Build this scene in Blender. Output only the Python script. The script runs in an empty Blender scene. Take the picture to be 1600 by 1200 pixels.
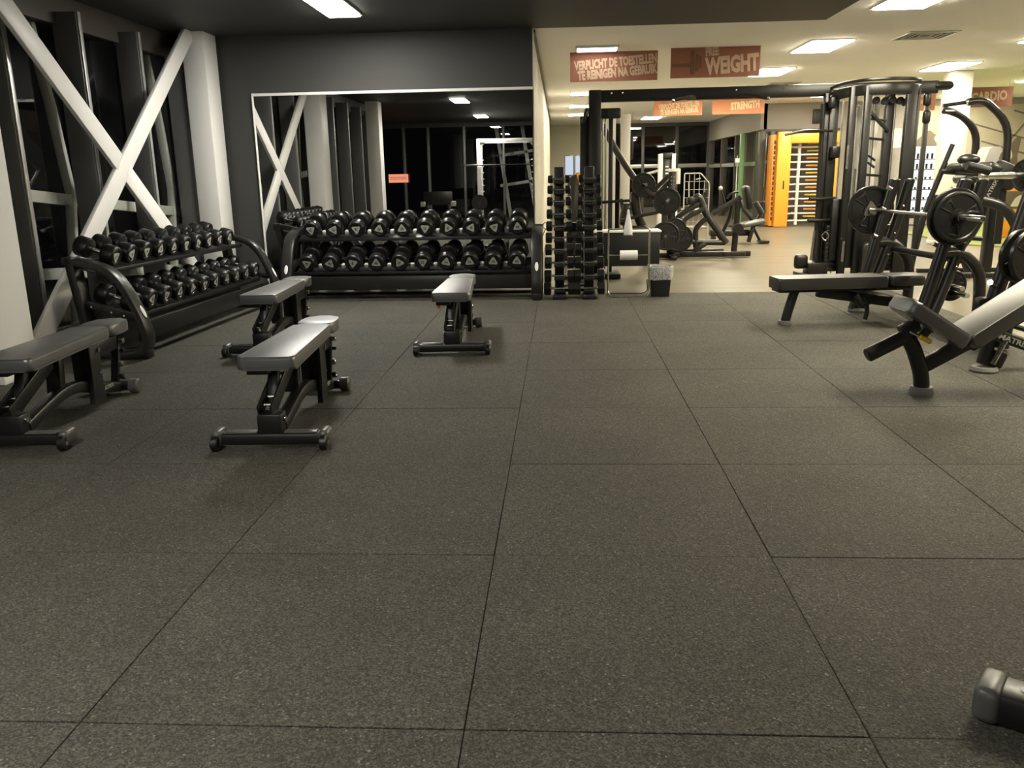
import bpy, bmesh, math, random
from mathutils import Vector, Matrix
random.seed(7)
SC = bpy.context.scene
COL = SC.collection
pi = math.pi

# ---------------------------------------------------------------- camera, world, exposure
cam_data = bpy.data.cameras.new('camera')
cam_data.sensor_width = 36.0
cam_data.lens = 1310.94 / 1600 * 36.0
cam_data.clip_start = 0.05
cam = bpy.data.objects.new('camera', cam_data)
COL.objects.link(cam)
CAM_H, TILT, YAW, ROLL = 1.3526, .243941, .0600131, -.0192467
_r0 = Vector((math.cos(YAW), math.sin(YAW), 0))
_fw = Vector((-math.sin(YAW) * math.cos(TILT), math.cos(YAW) * math.cos(TILT), -math.sin(TILT)))
_d0 = Vector((math.sin(YAW) * math.sin(TILT), -math.cos(YAW) * math.sin(TILT), -math.cos(TILT)))
_ir = _r0 * math.cos(ROLL) - _d0 * math.sin(ROLL)
_id = _r0 * math.sin(ROLL) + _d0 * math.cos(ROLL)
_m = Matrix.Identity(4)
for _i in range(3):
    _m[_i][0], _m[_i][1], _m[_i][2] = _ir[_i], -_id[_i], -_fw[_i]
_m[2][3] = CAM_H
cam.matrix_world = _m
SC.camera = cam

world = bpy.data.worlds.new('night')
SC.world = world
world.use_nodes = True
world.node_tree.nodes['Background'].inputs[0].default_value = (.5, .52, .6, 1)
world.node_tree.nodes['Background'].inputs[1].default_value = .0006
SC.view_settings.view_transform = 'Standard'
SC.view_settings.look = 'None'
SC.view_settings.gamma = 1.0
SC.view_settings.use_curve_mapping = False
SC.view_settings.exposure = 2.2
LAMP_COOL, LAMP_WARM = 26.0, 18.0        # emission of the light panels over the dark zone / over the rest
LAMP_DIM = 2.0

# ---------------------------------------------------------------- materials
def mat(name, col, rough=.5, metal=0., spec=.5, var=0., vscale=30., bump=0., bscale=200., rvar=0., emit=None, coat=0.):
    m = bpy.data.materials.new(name); m.use_nodes = True
    nt = m.node_tree; b = nt.nodes['Principled BSDF']
    b.inputs['Base Color'].default_value = (*col, 1)
    b.inputs['Roughness'].default_value = rough
    b.inputs['Metallic'].default_value = metal
    b.inputs['Specular IOR Level'].default_value = spec
    if coat:
        b.inputs['Coat Weight'].default_value = coat; b.inputs['Coat Roughness'].default_value = .46; b.inputs['Coat IOR'].default_value = 1.8
    tc = nt.nodes.new('ShaderNodeTexCoord')
    if var or rvar:
        n = nt.nodes.new('ShaderNodeTexNoise'); n.inputs['Scale'].default_value = vscale; n.inputs['Detail'].default_value = 4
        nt.links.new(tc.outputs['Object'], n.inputs['Vector'])
        if var:
            mx = nt.nodes.new('ShaderNodeMix'); mx.data_type = 'RGBA'
            mx.inputs[6].default_value = (*[c * (1 - var) for c in col], 1)
            mx.inputs[7].default_value = (*[min(1, c * (1 + var)) for c in col], 1)
            nt.links.new(n.outputs['Fac'], mx.inputs[0]); nt.links.new(mx.outputs[2], b.inputs['Base Color'])
        if rvar:
            mr = nt.nodes.new('ShaderNodeMapRange'); mr.inputs[3].default_value = max(.02, rough - rvar); mr.inputs[4].default_value = min(1, rough + rvar)
            nt.links.new(n.outputs['Fac'], mr.inputs[0]); nt.links.new(mr.outputs[0], b.inputs['Roughness'])
    if bump:
        n2 = nt.nodes.new('ShaderNodeTexNoise'); n2.inputs['Scale'].default_value = bscale; n2.inputs['Detail'].default_value = 3
        bp = nt.nodes.new('ShaderNodeBump'); bp.inputs['Strength'].default_value = bump; bp.inputs['Distance'].default_value = .0006
        nt.links.new(tc.outputs['Object'], n2.inputs['Vector']); nt.links.new(n2.outputs['Fac'], bp.inputs['Height'])
        nt.links.new(bp.outputs[0], b.inputs['Normal'])
    if emit:
        b.inputs['Emission Color'].default_value = (*emit[0], 1); b.inputs['Emission Strength'].default_value = emit[1]
    return m

def rubber_mat():
    m = bpy.data.materials.new('rubber_granulate'); m.use_nodes = True
    nt = m.node_tree; N = nt.nodes; L = nt.links; b = N['Principled BSDF']
    tc = N.new('ShaderNodeTexCoord'); oi = N.new('ShaderNodeObjectInfo')
    add = N.new('ShaderNodeVectorMath'); add.operation = 'MULTIPLY_ADD'
    add.inputs[1].default_value = (1, 1, 1)
    cmb = N.new('ShaderNodeCombineXYZ')
    mul = N.new('ShaderNodeMath'); mul.operation = 'MULTIPLY'; mul.inputs[1].default_value = 41.
    L.new(oi.outputs['Random'], mul.inputs[0]); L.new(mul.outputs[0], cmb.inputs[0]); L.new(mul.outputs[0], cmb.inputs[1])
    L.new(tc.outputs['Object'], add.inputs[0]); L.new(cmb.outputs[0], add.inputs[2])
    v = N.new('ShaderNodeTexVoronoi'); v.inputs['Scale'].default_value = 190.
    L.new(add.outputs[0], v.inputs['Vector'])
    r = N.new('ShaderNodeValToRGB')
    e = r.color_ramp.elements
    e[0].position, e[0].color = 0., (.028, .027, .0215, 1)
    e[1].position, e[1].color = 1., (.116, .109, .086, 1)
    k = e.new(.55); k.color = (.063, .0595, .047, 1)
    sep = N.new('ShaderNodeSeparateColor'); L.new(v.outputs['Color'], sep.inputs[0]); L.new(sep.outputs[0], r.inputs[0])
    big = N.new('ShaderNodeTexNoise'); big.inputs['Scale'].default_value = 1.6; big.inputs['Detail'].default_value = 5
    L.new(add.outputs[0], big.inputs['Vector'])
    mr = N.new('ShaderNodeMapRange'); mr.inputs[1].default_value = .3; mr.inputs[2].default_value = .7; mr.inputs[3].default_value = .85; mr.inputs[4].default_value = 1.13
    L.new(big.outputs['Fac'], mr.inputs[0])
    mx = N.new('ShaderNodeVectorMath'); mx.operation = 'SCALE'; L.new(r.outputs[0], mx.inputs[0]); L.new(mr.outputs[0], mx.inputs['Scale'])
    # rare pale flecks
    gt = N.new('ShaderNodeMath'); gt.operation = 'GREATER_THAN'; gt.inputs[1].default_value = .991; L.new(sep.outputs[1], gt.inputs[0])
    fm = N.new('ShaderNodeMix'); fm.data_type = 'RGBA'; fm.inputs[7].default_value = (.20, .19, .16, 1)
    L.new(gt.outputs[0], fm.inputs[0]); L.new(mx.outputs[0], fm.inputs[6]); L.new(fm.outputs[2], b.inputs['Base Color'])
    b.inputs['Roughness'].default_value = .78; b.inputs['Specular IOR Level'].default_value = .35
    bp = N.new('ShaderNodeBump'); bp.inputs['Strength'].default_value = .55; bp.inputs['Distance'].default_value = .003
    L.new(v.outputs['Distance'], bp.inputs['Height']); L.new(bp.outputs[0], b.inputs['Normal'])
    return m

def vinyl_mat():
    m = bpy.data.materials.new('pale_vinyl_floor'); m.use_nodes = True
    nt = m.node_tree; N = nt.nodes; L = nt.links; b = N['Principled BSDF']
    tc = N.new('ShaderNodeTexCoord'); br = N.new('ShaderNodeTexBrick')
    br.inputs['Scale'].default_value = 1.; br.inputs['Brick Width'].default_value = 1.2; br.inputs['Row Height'].default_value = .19
    br.inputs['Mortar Size'].default_value = .003
    br.inputs['Color1'].default_value = (.175, .158, .118, 1); br.inputs['Color2'].default_value = (.155, .138, .102, 1); br.inputs['Mortar'].default_value = (.13, .115, .085, 1)
    L.new(tc.outputs['Object'], br.inputs['Vector'])
    mp = N.new('ShaderNodeMapping'); mp.inputs['Scale'].default_value = (1.2, 9, 1); L.new(tc.outputs['Object'], mp.inputs[0])
    n = N.new('ShaderNodeTexNoise'); n.inputs['Scale'].default_value = 2.2; n.inputs['Detail'].default_value = 6; L.new(mp.outputs[0], n.inputs['Vector'])
    mr = N.new('ShaderNodeMapRange'); mr.inputs[1].default_value = .3; mr.inputs[2].default_value = .7; mr.inputs[3].default_value = .8; mr.inputs[4].default_value = 1.15; L.new(n.outputs['Fac'], mr.inputs[0])
    sc = N.new('ShaderNodeVectorMath'); sc.operation = 'SCALE'; L.new(br.outputs['Color'], sc.inputs[0]); L.new(mr.outputs[0], sc.inputs['Scale']); L.new(sc.outputs[0], b.inputs['Base Color'])
    r2 = N.new('ShaderNodeMapRange'); r2.inputs[3].default_value = .26; r2.inputs[4].default_value = .48; L.new(n.outputs['Fac'], r2.inputs[0]); L.new(r2.outputs[0], b.inputs['Roughness']); b.inputs['Specular IOR Level'].default_value = .10
    return m

def glass_mat(name, tint=(.93, .94, .92), refl=1.0):
    m = bpy.data.materials.new(name); m.use_nodes = True
    nt = m.node_tree; N = nt.nodes; L = nt.links; N.remove(N['Principled BSDF'])
    t = N.new('ShaderNodeBsdfTransparent'); t.inputs[0].default_value = (*tint, 1)
    g = N.new('ShaderNodeBsdfGlossy'); g.inputs['Roughness'].default_value = .015; g.inputs[0].default_value = (refl, refl, refl, 1)
    f = N.new('ShaderNodeFresnel'); f.inputs[0].default_value = 1.6
    mx = N.new('ShaderNodeMixShader'); ge = N.new('ShaderNodeNewGeometry'); inv = N.new('ShaderNodeMath'); inv.operation = 'SUBTRACT'; inv.inputs[0].default_value = 1.
    L.new(ge.outputs['Backfacing'], inv.inputs[1]); mu = N.new('ShaderNodeMath'); mu.operation = 'MULTIPLY'
    L.new(f.outputs[0], mu.inputs[0]); L.new(inv.outputs[0], mu.inputs[1])     # reflect at the outer faces only, no total reflection inside the thin pane
    L.new(mu.outputs[0], mx.inputs[0]); L.new(t.outputs[0], mx.inputs[1]); L.new(g.outputs[0], mx.inputs[2])
    L.new(mx.outputs[0], N['Material Output'].inputs[0])
    return m

def film_mat(name, tint):
    m = bpy.data.materials.new(name); m.use_nodes = True
    nt = m.node_tree; N = nt.nodes; L = nt.links; b = N['Principled BSDF']
    b.inputs['Base Color'].default_value = (*tint, 1); b.inputs['Roughness'].default_value = .25
    t = N.new('ShaderNodeBsdfTransparent'); mx = N.new('ShaderNodeMixShader')
    n = N.new('ShaderNodeTexNoise'); n.inputs['Scale'].default_value = 28; n.inputs['Detail'].default_value = 5
    mr = N.new('ShaderNodeMapRange'); mr.inputs[1].default_value = .42; mr.inputs[2].default_value = .62; mr.inputs[3].default_value = .25; mr.inputs[4].default_value = .85
    L.new(n.outputs['Fac'], mr.inputs[0]); L.new(mr.outputs[0], mx.inputs[0]); L.new(t.outputs[0], mx.inputs[1]); L.new(b.outputs[0], mx.inputs[2])
    L.new(mx.outputs[0], N['Material Output'].inputs[0])
    return m

def banner_mat(name, base):
    m = mat(name, base, .75, var=.12, vscale=3.)
    m.node_tree.nodes['Principled BSDF'].inputs['Transmission Weight'].default_value = .0
    return m

def emit_mat(name, col, strength):
    m = bpy.data.materials.new(name); m.use_nodes = True
    nt = m.node_tree; nt.nodes.remove(nt.nodes['Principled BSDF'])
    e = nt.nodes.new('ShaderNodeEmission'); e.inputs[0].default_value = (*col, 1); e.inputs[1].default_value = strength
    nt.links.new(e.outputs[0], nt.nodes['Material Output'].inputs[0])
    return m

M_RUB = rubber_mat(); M_VIN = vinyl_mat()
M_UNDER = mat('rubber_underlay', (.012, .012, .011), .9)
M_DWALL = mat('charcoal_wall_paint', (.045, .044, .0405), .6, var=.06, vscale=2., bump=.08, bscale=90.)
M_DCEIL = mat('charcoal_ceiling_paint', (.040, .039, .036), .6, var=.05, vscale=1.5)
M_CEIL = mat('cream_ceiling_board', (.93, .92, .90), .8, var=.04, vscale=.7)
M_CREAM = mat('cream_wall_paint', (.62, .595, .51), .6, var=.03, vscale=1.)
M_SAGE = mat('sage_wall_paint', (.50, .49, .37), .7, var=.03, vscale=1.)
M_GREYW = mat('grey_wall_panel', (.33, .31, .28), .6, var=.05, vscale=1.2)
M_GFRAME = mat('grey_door_frame', (.075, .072, .066), .45)
M_WHITE = mat('white_painted_steel', (.84, .83, .79), .42, var=.03, vscale=4.)
M_ALU = mat('grey_aluminium_profile', (.165, .165, .160), .42, .35, var=.05, vscale=3.)
M_ALUL = mat('pale_aluminium_edge', (.50, .50, .48), .35, .5)
M_OUTST = mat('outdoor_pale_steel', (.66, .66, .63), .5)
M_BROWN = mat('brown_soffit', (.075, .065, .055), .5)
M_GLASS = glass_mat('window_glass'); M_NIGHT = mat('night_outside', (.004, .004, .004), .9)
M_BLK = mat('black_powder_coat', (.009, .009, .0085), .36, var=.15, vscale=8., bump=.04, bscale=400.)
M_BLK2 = mat('satin_black_tube', (.013, .0125, .0115), .32, var=.1, vscale=5.)
M_PLAS = mat('black_plastic', (.007, .007, .007), .45)
M_GRAPH = mat('graphite_steel', (.029, .028, .026), .34, .3, var=.1, vscale=6.)
M_PAD = mat('black_vinyl_pad', (.034, .034, .033), .46, spec=1., coat=1., var=.22, vscale=7., rvar=.05, bump=.05, bscale=350.)
M_CAP = mat('grey_end_cap', (.085, .083, .077), .38, var=.08, vscale=9.)
M_PAD2 = mat('dark_vinyl_pad', (.022, .0215, .020), .42, spec=.6, var=.2, vscale=7., coat=.25)
M_PADK = mat('black_machine_pad', (.012, .0118, .011), .36, spec=.5, var=.15, vscale=8.)
M_RUBH = mat('dumbbell_rubber', (.007, .007, .0068), .36, var=.15, vscale=12.)
M_IRON = mat('black_iron_plate', (.009, .009, .0085), .33, var=.15, vscale=10.)
M_HUB = mat('grey_plate_hub', (.16, .155, .14), .4, .3)
M_CHR = mat('brushed_chrome', (.72, .71, .67), .22, 1., rvar=.06, vscale=40.)
M_BADGE = mat('grey_badge', (.50, .495, .465), .5, 0.)
M_INK = mat('dark_ink', (.02, .02, .02), .5)
M_LGREY = mat('pale_grey_plastic', (.42, .41, .38), .5)
M_FOOT = mat('grey_rubber_foot', (.16, .155, .14), .6)
M_YEL = mat('yellow_grip', (.80, .52, .02), .4)
M_ORANGE = mat('orange_powder_coat', (.84, .34, .035), .4, var=.04, vscale=2.)
M_MIRR = mat('mirror_glass', (.80, .80, .77), .005, 1.)
M_SHROUD = mat('white_machine_shroud', (.66, .65, .60), .4)
M_PAPER = mat('white_paper', (.80, .79, .76), .8)
M_BAG = film_mat('clear_bin_bag', (.75, .75, .74))
M_GREEN = mat('green_door_frame', (.20, .42, .17), .4)
M_TURF = mat('artificial_turf', (.20, .24, .055), .85, var=.3, vscale=60., bump=.5, bscale=300.)
M_BANR = mat('red_banner_cloth', (.30, .125, .085), .8, var=.18, vscale=2.)
M_BANR2 = mat('orange_banner_cloth', (.70, .30, .17), .8, var=.1, vscale=2.)
M_BANB = mat('brown_banner_print', (.16, .085, .05), .8)
M_BANT = mat('banner_lettering', (.58, .42, .31), .8)
M_BANT2 = mat('banner_lettering_pale', (.88, .72, .48), .8)
M_SIGNR = emit_mat('lit_red_sign', (1., .33, .20), .25)
M_SCREEN = emit_mat('lit_screen', (.75, .85, 1.), .17)
M_DIFC = emit_mat('cool_light_diffuser', (1., .965, .88), LAMP_COOL)
M_DIFW = emit_mat('warm_light_diffuser', (1., .90, .68), LAMP_WARM)
M_DIFD = emit_mat('dim_light_diffuser', (1., .93, .78), LAMP_DIM)
M_VENDL = emit_mat('vending_backlight', (.97, .985, 1.), .30)
M_VENDB = mat('vending_cabinet', (.60, .61, .60), .4)
M_MURAL = mat('mural_print', (.40, .36, .27), .7, var=.25, vscale=1.3)
M_MURD = mat('mural_dark_print', (.13, .105, .075), .7, var=.3, vscale=2.)
M_MURL = mat('mural_light_print', (.62, .58, .47), .7, var=.15, vscale=2.)
M_RED = mat('red_paint', (.45, .07, .05), .5)

# ---------------------------------------------------------------- mesh helpers
def V(*a): return Vector(a)

def frame_z(d, up=None):
    d = Vector(d).normalized()
    up = Vector(up) if up is not None else (V(0, 0, 1) if abs(d.z) < .95 else V(0, 1, 0))
    x = up.cross(d)
    if x.length < 1e-5: x = V(1, 0, 0).cross(d)
    x.normalize(); y = d.cross(x)
    return Matrix(((x.x, y.x, d.x), (x.y, y.y, d.y), (x.z, y.z, d.z)))

def fillet(pts, rad, k=4):
    pts = [Vector(p) for p in pts]
    if rad <= 0 or len(pts) < 3: return pts
    out = [pts[0]]
    for i in range(1, len(pts) - 1):
        a, b, c = pts[i - 1], pts[i], pts[i + 1]
        d = min(rad, (a - b).length * .49, (c - b).length * .49)
        p, q = b + (a - b).normalized() * d, b + (c - b).normalized() * d
        for j in range(k + 1):
            t = j / k
            out.append(p * (1 - t) ** 2 + b * 2 * t * (1 - t) + q * t * t)
    out.append(pts[-1])
    return out

def rrect(w, h, r, k=2):
    o = []
    for cx, cy, a0 in ((w / 2 - r, h / 2 - r, 0), (-w / 2 + r, h / 2 - r, 90), (-w / 2 + r, -h / 2 + r, 180), (w / 2 - r, -h / 2 + r, 270)):
        for j in range(k + 1):
            a = math.radians(a0 + 90 * j / k)
            o.append((cx + r * math.cos(a), cy + r * math.sin(a)))
    return o

class B:
    def __init__(s): s.bm = bmesh.new()
    def box(s, c, sz, bev=0., rot=None, seg=2):
        m = Matrix.Translation(Vector(c)) @ (rot.to_4x4() if rot is not None else Matrix.Identity(4)) @ Matrix.Diagonal((*sz, 1))
        vs = bmesh.ops.create_cube(s.bm, size=1., matrix=m)['verts']
        if bev:
            es = list({e for v in vs for e in v.link_edges})
            bmesh.ops.bevel(s.bm, geom=es, offset=min(bev, min(sz) * .49), segments=seg, profile=.5, affect='EDGES')
        return s
    def beam(s, p0, p1, w, h, bev=.005, up=None):      # box from p0 to p1, h measured along 'up'
        p0, p1 = Vector(p0), Vector(p1)
        return s.box((p0 + p1) / 2, (w, h, (p1 - p0).length), bev, frame_z(p1 - p0, up))
    def ring(s, loops, close0=True, close1=True):
        vl = [[s.bm.verts.new(p) for p in lp] for lp in loops]
        n = len(vl[0])
        for a, b in zip(vl, vl[1:]):
            for i in range(n):
                j = (i + 1) % n
                s.bm.faces.new((a[i], a[j], b[j], b[i]))
        if close0: s.bm.faces.new(list(reversed(vl[0])))
        if close1: s.bm.faces.new(vl[-1])
        return s
    def tube(s, pts, r, n=10, h=None, fil=0., up=None, k=4, closed=False):
        pts = fillet(pts, fil, k) if not closed else [Vector(p) for p in pts]
        if h is None: prof = [(r * math.cos(2 * pi * i / n), r * math.sin(2 * pi * i / n)) for i in range(n)]
        else: prof = rrect(r * 2, h, min(r, h / 2) * .45)
        loops = []; upv = Vector(up) if up is not None else None
        F = None
        for i, p in enumerate(pts):
            a = pts[i - 1] if (i > 0 or closed) else p
            b = pts[(i + 1) % len(pts)] if (i < len(pts) - 1 or closed) else p
            d = (b - a).normalized()
            if F is None or upv is not None: F = frame_z(d, upv)
            else:
                z = Vector((F[0][2], F[1][2], F[2][2])); q = z.rotation_difference(d); F = q.to_matrix() @ F
            sc = 1.
            if 0 < i < len(pts) - 1:
                c = (pts[i] - a).normalized().dot((b - pts[i]).normalized()); sc = 1. / max(.5, math.sqrt(max(.01, (1 + c) / 2)))
            loops.append([p + F @ Vector((x * (sc if h is None else 1), y, 0)) for x, y in prof])
        if closed: loops.append(loops[0]); return s.ring(loops, False, False)
        return s.ring(loops)
    def cyl(s, p0, p1, r, r2=None, n=16, bev=0.):
        p0, p1 = Vector(p0), Vector(p1); L = (p1 - p0).length; r2 = r if r2 is None else r2
        pr = [(r - bev, 0), (r, bev), (r2, L - bev), (r2 - bev, L)] if bev else [(r, 0), (r2, L)]
        return s.lathe(pr, p0, p1 - p0, n)
    def lathe(s, prof, p, ax, n=20, close=True):
        F = frame_z(ax); p = Vector(p); loops = []
        for r, z in prof:
            r = max(r, 1e-4)
            loops.append([p + F @ Vector((r * math.cos(2 * pi * i / n), r * math.sin(2 * pi * i / n), z)) for i in range(n)])
        return s.ring(loops, close, close)
    def prism(s, poly, z0, z1, M=None, bev=0., seg=2):
        M = M or Matrix.Identity(4)
        a = [s.bm.verts.new(M @ Vector((x, y, z0))) for x, y in poly]; b = [s.bm.verts.new(M @ Vector((x, y, z1))) for x, y in poly]
        n = len(poly); f0 = s.bm.faces.new(list(reversed(a))); f1 = s.bm.faces.new(b)
        for i in range(n): s.bm.faces.new((a[i], a[(i + 1) % n], b[(i + 1) % n], b[i]))
        if bev:
            es = list(f0.edges) + list(f1.edges)
            bmesh.ops.bevel(s.bm, geom=es, offset=bev, segments=seg, profile=.5, affect='EDGES')
        return s
    def sphere(s, c, r, sc=(1, 1, 1), n=12):
        bmesh.ops.create_uvsphere(s.bm, u_segments=n, v_segments=max(6, n // 2), radius=r, matrix=Matrix.Translation(Vector(c)) @ Matrix.Diagonal((*sc, 1)))
        return s
    def mesh(s, name, m):
        bmesh.ops.recalc_face_normals(s.bm, faces=s.bm.faces)
        me = bpy.data.meshes.new(name); s.bm.to_mesh(me); s.bm.free()
        me.materials.append(m)
        me.shade_smooth(); me.set_sharp_from_angle(angle=math.radians(38))
        return me
    def build(s, name, m, parent=None, **kw): return put(name, s.mesh(name, m), parent, **kw)

def put(name, me, parent=None, loc=(0, 0, 0), rot=(0, 0, 0), label=None):
    o = bpy.data.objects.new(name, me); COL.objects.link(o)
    o.parent = parent; o.location = loc; o.rotation_euler = rot
    if label: o['label'] = label
    return o

def thing(name, label, cat, loc=(0, 0, 0), rz=0., group=None):
    o = bpy.data.objects.new(name, None); COL.objects.link(o)
    o.empty_display_size = .1
    o.location = loc; o.rotation_euler = (0, 0, rz); o['label'] = label; o['category'] = cat
    if group: o['group'] = group
    return o

def tag(o, label, cat, group=None):
    o['label'] = label; o['category'] = cat
    if group: o['group'] = group
    return o

def struct(o): o['kind'] = 'structure'; return o

def kids(o): return [c for c in bpy.data.objects if c.parent == o]

def dup(o, parent=None, loc=None, rot=None, label=None, group=None, ch=None):
    c = o.copy(); COL.objects.link(c); c.parent = parent
    if loc is not None: c.location = loc
    if rot is not None: c.rotation_euler = rot
    if label: c['label'] = label
    if group: c['group'] = group
    for k in (ch if ch is not None else kids(o)): dup(k, c)
    return c

def text_mesh(txt, size, m, bold=0., xs=1., shear=0., align='CENTER', ext=.001, name='lettering', space=1.):
    cu = bpy.data.curves.new('t', 'FONT'); cu.body = txt; cu.size = size; cu.offset = bold; cu.align_x = align; cu.align_y = 'CENTER'
    cu.extrude = ext; cu.shear = shear; cu.resolution_u = 2; cu.space_character = space
    to = bpy.data.objects.new('t', cu); COL.objects.link(to)
    me = bpy.data.meshes.new_from_object(to.evaluated_get(bpy.context.evaluated_depsgraph_get()))
    bpy.data.objects.remove(to); bpy.data.curves.remove(cu)
    for v in me.vertices: v.co.x *= xs
    me.name = name; me.materials.clear(); me.materials.append(m)
    return me

def rounded_poly(poly, r, k=4):
    n = len(poly); out = []
    for i in range(n):
        a, b, c = (Vector((*poly[i - 1], 0)), Vector((*poly[i], 0)), Vector((*poly[(i + 1) % n], 0)))
        d = min(r, (a - b).length * .49, (c - b).length * .49)
        p, q = b + (a - b).normalized() * d, b + (c - b).normalized() * d
        for j in range(k + 1):
            t = j / k; w = p * (1 - t) ** 2 + b * 2 * t * (1 - t) + q * t * t
            out.append((w.x, w.y))
    return out

def plate_mesh(R, th, name='weight_plate', m=None):     # cast plate with raised rim, grip slots and hub; axis along local Y
    b = B()
    hr = .026
    pr = [(hr, 0), (R * .30, 0), (R * .32, th * .22), (R * .84, th * .22), (R * .88, 0), (R * .97, 0), (R, th * .15), (R, th * .85), (R * .97, th), (R * .88, th), (R * .84, th * .78), (R * .32, th * .78), (R * .30, th), (hr, th), (hr, 0)]
    b.lathe(pr, (0, -th / 2, 0), (0, 1, 0), 28, False)
    for k in range(3):                                     # grip bars between rim and hub
        a = k * 2 * pi / 3 + .5
        for s in (-.28, .28):
            c = V(math.cos(a + s) * R * .58, 0, math.sin(a + s) * R * .58)
            b.box(c, (R * .50, th * .9, R * .07), .004, Matrix.Rotation(-(a + s), 3, 'Y'))
        c = V(math.cos(a) * R * .72, 0, math.sin(a) * R * .72)
        b.box(c, (R * .07, th * .9, R * .40), .004, Matrix.Rotation(-a, 3, 'Y'))
    return b.mesh(name, m or M_IRON)
# ================================================================ THE SETTING
ZC = 2.95
X0, SEAM_Y = -.247, 1.83
floor = struct(B().box((3.3, 11.9, -.06), (25.2, 40.4, .10)).build('floor', M_VIN))
B().box((-.25, 1.6, -.0075), (8.01, 16.3, .005)).build('underlay', M_UNDER, floor)
tile_me = B().box((0, 0, -.005), (  .9968, .9968, .010), .0016, seg=1).mesh('rubber_tile', M_RUB)
half_me = B().box((0, 0, -.005), ( .9968, .915, .010), .0016, seg=1).mesh('rubber_tile_cut', M_RUB)
for iy in range(-2, 8):
    for ix in range(-4, 4):
        x = X0 + ix + .5; y = SEAM_Y + iy + .5
        z = random.uniform(-.0012, .0008)
        if iy == 7: put('rubber_tile', half_me, floor, (x, SEAM_Y + 7 + .46, z))
        else: put('rubber_tile', tile_me, floor, (x, y, z))
B().box((-.25, -3.35, -.005), (8.0, 6.33, .010)).build('rubber_sheet', M_RUB, floor)

# ceiling: cream boards over the hall, a charcoal panel over the free-weight zone
ceil = struct(B().box((9.2, 11.7, ZC + .06), (12.7, 36.5, .12)).build('ceiling', M_CEIL))
B().box((1.125, 19.9, ZC + .06), (3.45, 20.0, .12)).build('ceiling_board', M_CEIL, ceil)
B().box((-2.9, 1.75, ZC + .05), (11.6, 16.5, .14)).build('charcoal_ceiling_panel', M_DCEIL, ceil)

# walls
wall_back = struct(B().box((-2.41, 10.12, ZC / 2), (4.22, .30, ZC)).build('wall_back', M_DWALL))
wall_side = struct(B().box((-.395, 18.4, ZC / 2), (.19, 16.24, ZC)).build('wall_side', M_CREAM))
B().box((-.2945, 10.12, ZC / 2), (.011, .304, ZC)).build('corner_panel', M_CREAM, wall_side)
B().box((-.285, 18.3, ZC - .03), (.03, 16.4, .03)).build('ceiling_trim', M_GFRAME, wall_side)
struct(B().box((.75, 29.6, ZC / 2), (2.2, .2, ZC)).build('wall_far', M_SAGE))

# left glass front: window_1 is the glazed bay wall along X = -4.35
GX = -4.36
win1 = struct(B().box((GX, 4.9, 2.86), (.12, 9.9, .36)).build('window_1', M_BROWN))
B().box((GX + .05, 4.9, .06), (.16, 9.9, .12), .01).build('sill', M_ALU, win1)
ys = [9.62, 8.58, 7.52, 6.45, 5.2, 4.1, 3.0, 1.9, .75]
for y in ys:
    f = B().box((GX + .13, y, 1.42), (.22, .065, 2.72), .006).build('mullion', M_ALU, win1)
    B().box((GX + .248, y, 1.42), (.016, .045, 2.72), .003).build('edge_strip', M_ALUL, f)
for a, b_ in zip(ys, ys[1:]):
    B().box((GX, (a + b_) / 2, 1.40), (.012, a - b_ - .05, 2.56)).build('pane', M_GLASS, win1)
# pale steel lattice outside the glass: leaning posts and two rails falling away
lat = thing('outdoor_lattice', 'pale steel lattice right outside the left windows, two rails and bent posts', 'lattice', (-4.46, 7.0, 0))
for y in (-1.75, .50, 2.55):
    B().tube([(0, y - .16, 2.75), (0, y, 2.0), (0, y + .12, 1.27), (0, y - .10, .02)], .03, h=.085, up=(1, 0, 0)).build('post', M_OUTST, lat)
for z in (.58, 1.24):
    B().beam((.0, -2.4, z + .235), (.0, 3.0, z - .25), .10, .05, .005, (1, 0, 0)).build('rail', M_OUTST, lat)

# white steel: columns and the crossed brace in front of the glass
def column(x, y, sx, sy, lab, m=M_WHITE):
    t = thing('column', lab, 'column', (x, y, 0))
    B().box((0, 0, 1.475), (sx, sy, 2.94), .012).build('shaft', m, t)
    B().box((0, 0, .03), (sx + .02, sy + .02, .06), .006).build('base_plate', m, t)
    return t
column(-3.985, 9.72, .25, .36, 'white square steel column in the corner beside the mirror')
column(-4.0, 5.66, .28, .40, 'white square steel column at the left edge, in front of the windows')
column(-4.0, 1.15, .28, .36, 'white square column seen only in the mirror, further behind')
cb = thing('cross_brace', 'white X-shaped steel brace in front of the left windows', 'brace', (-4.0, 7.72, 0))
B().beam((0, -1.76, .04), (0, 1.80, 2.93), .04, .185, .006, (0, 0, 1)).build('diagonal', M_WHITE, cb)
B().beam((.004, 1.74, .06), (.004, .06, 1.43), .04, .185, .006, (0, 0, 1)).build('diagonal_half', M_WHITE, cb)
B().beam((.004, -.06, 1.53), (.004, -1.80, 2.93), .04, .185, .006, (0, 0, 1)).build('diagonal_half', M_WHITE, cb)

# the mirror on the charcoal wall
mir = thing('wall_mirror', 'large wall mirror behind the dumbbell rack, thin silver rails', 'mirror', (-1.91, 9.945, .03))
B().box((0, .008, 1.135), (3.20, .010, 2.25)).build('mirror_pane', M_MIRR, mir)
B().box((0, 0, 2.268), (3.22, .035, .030), .003).build('top_rail', M_WHITE, mir)
B().box((0, -.005, .010), (3.22, .045, .030), .003).build('bottom_rail', M_WHITE, mir)
B().box((-1.605, .0, 1.13), (.014, .03, 2.26), .003).build('side_rail', M_WHITE, mir)

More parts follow.
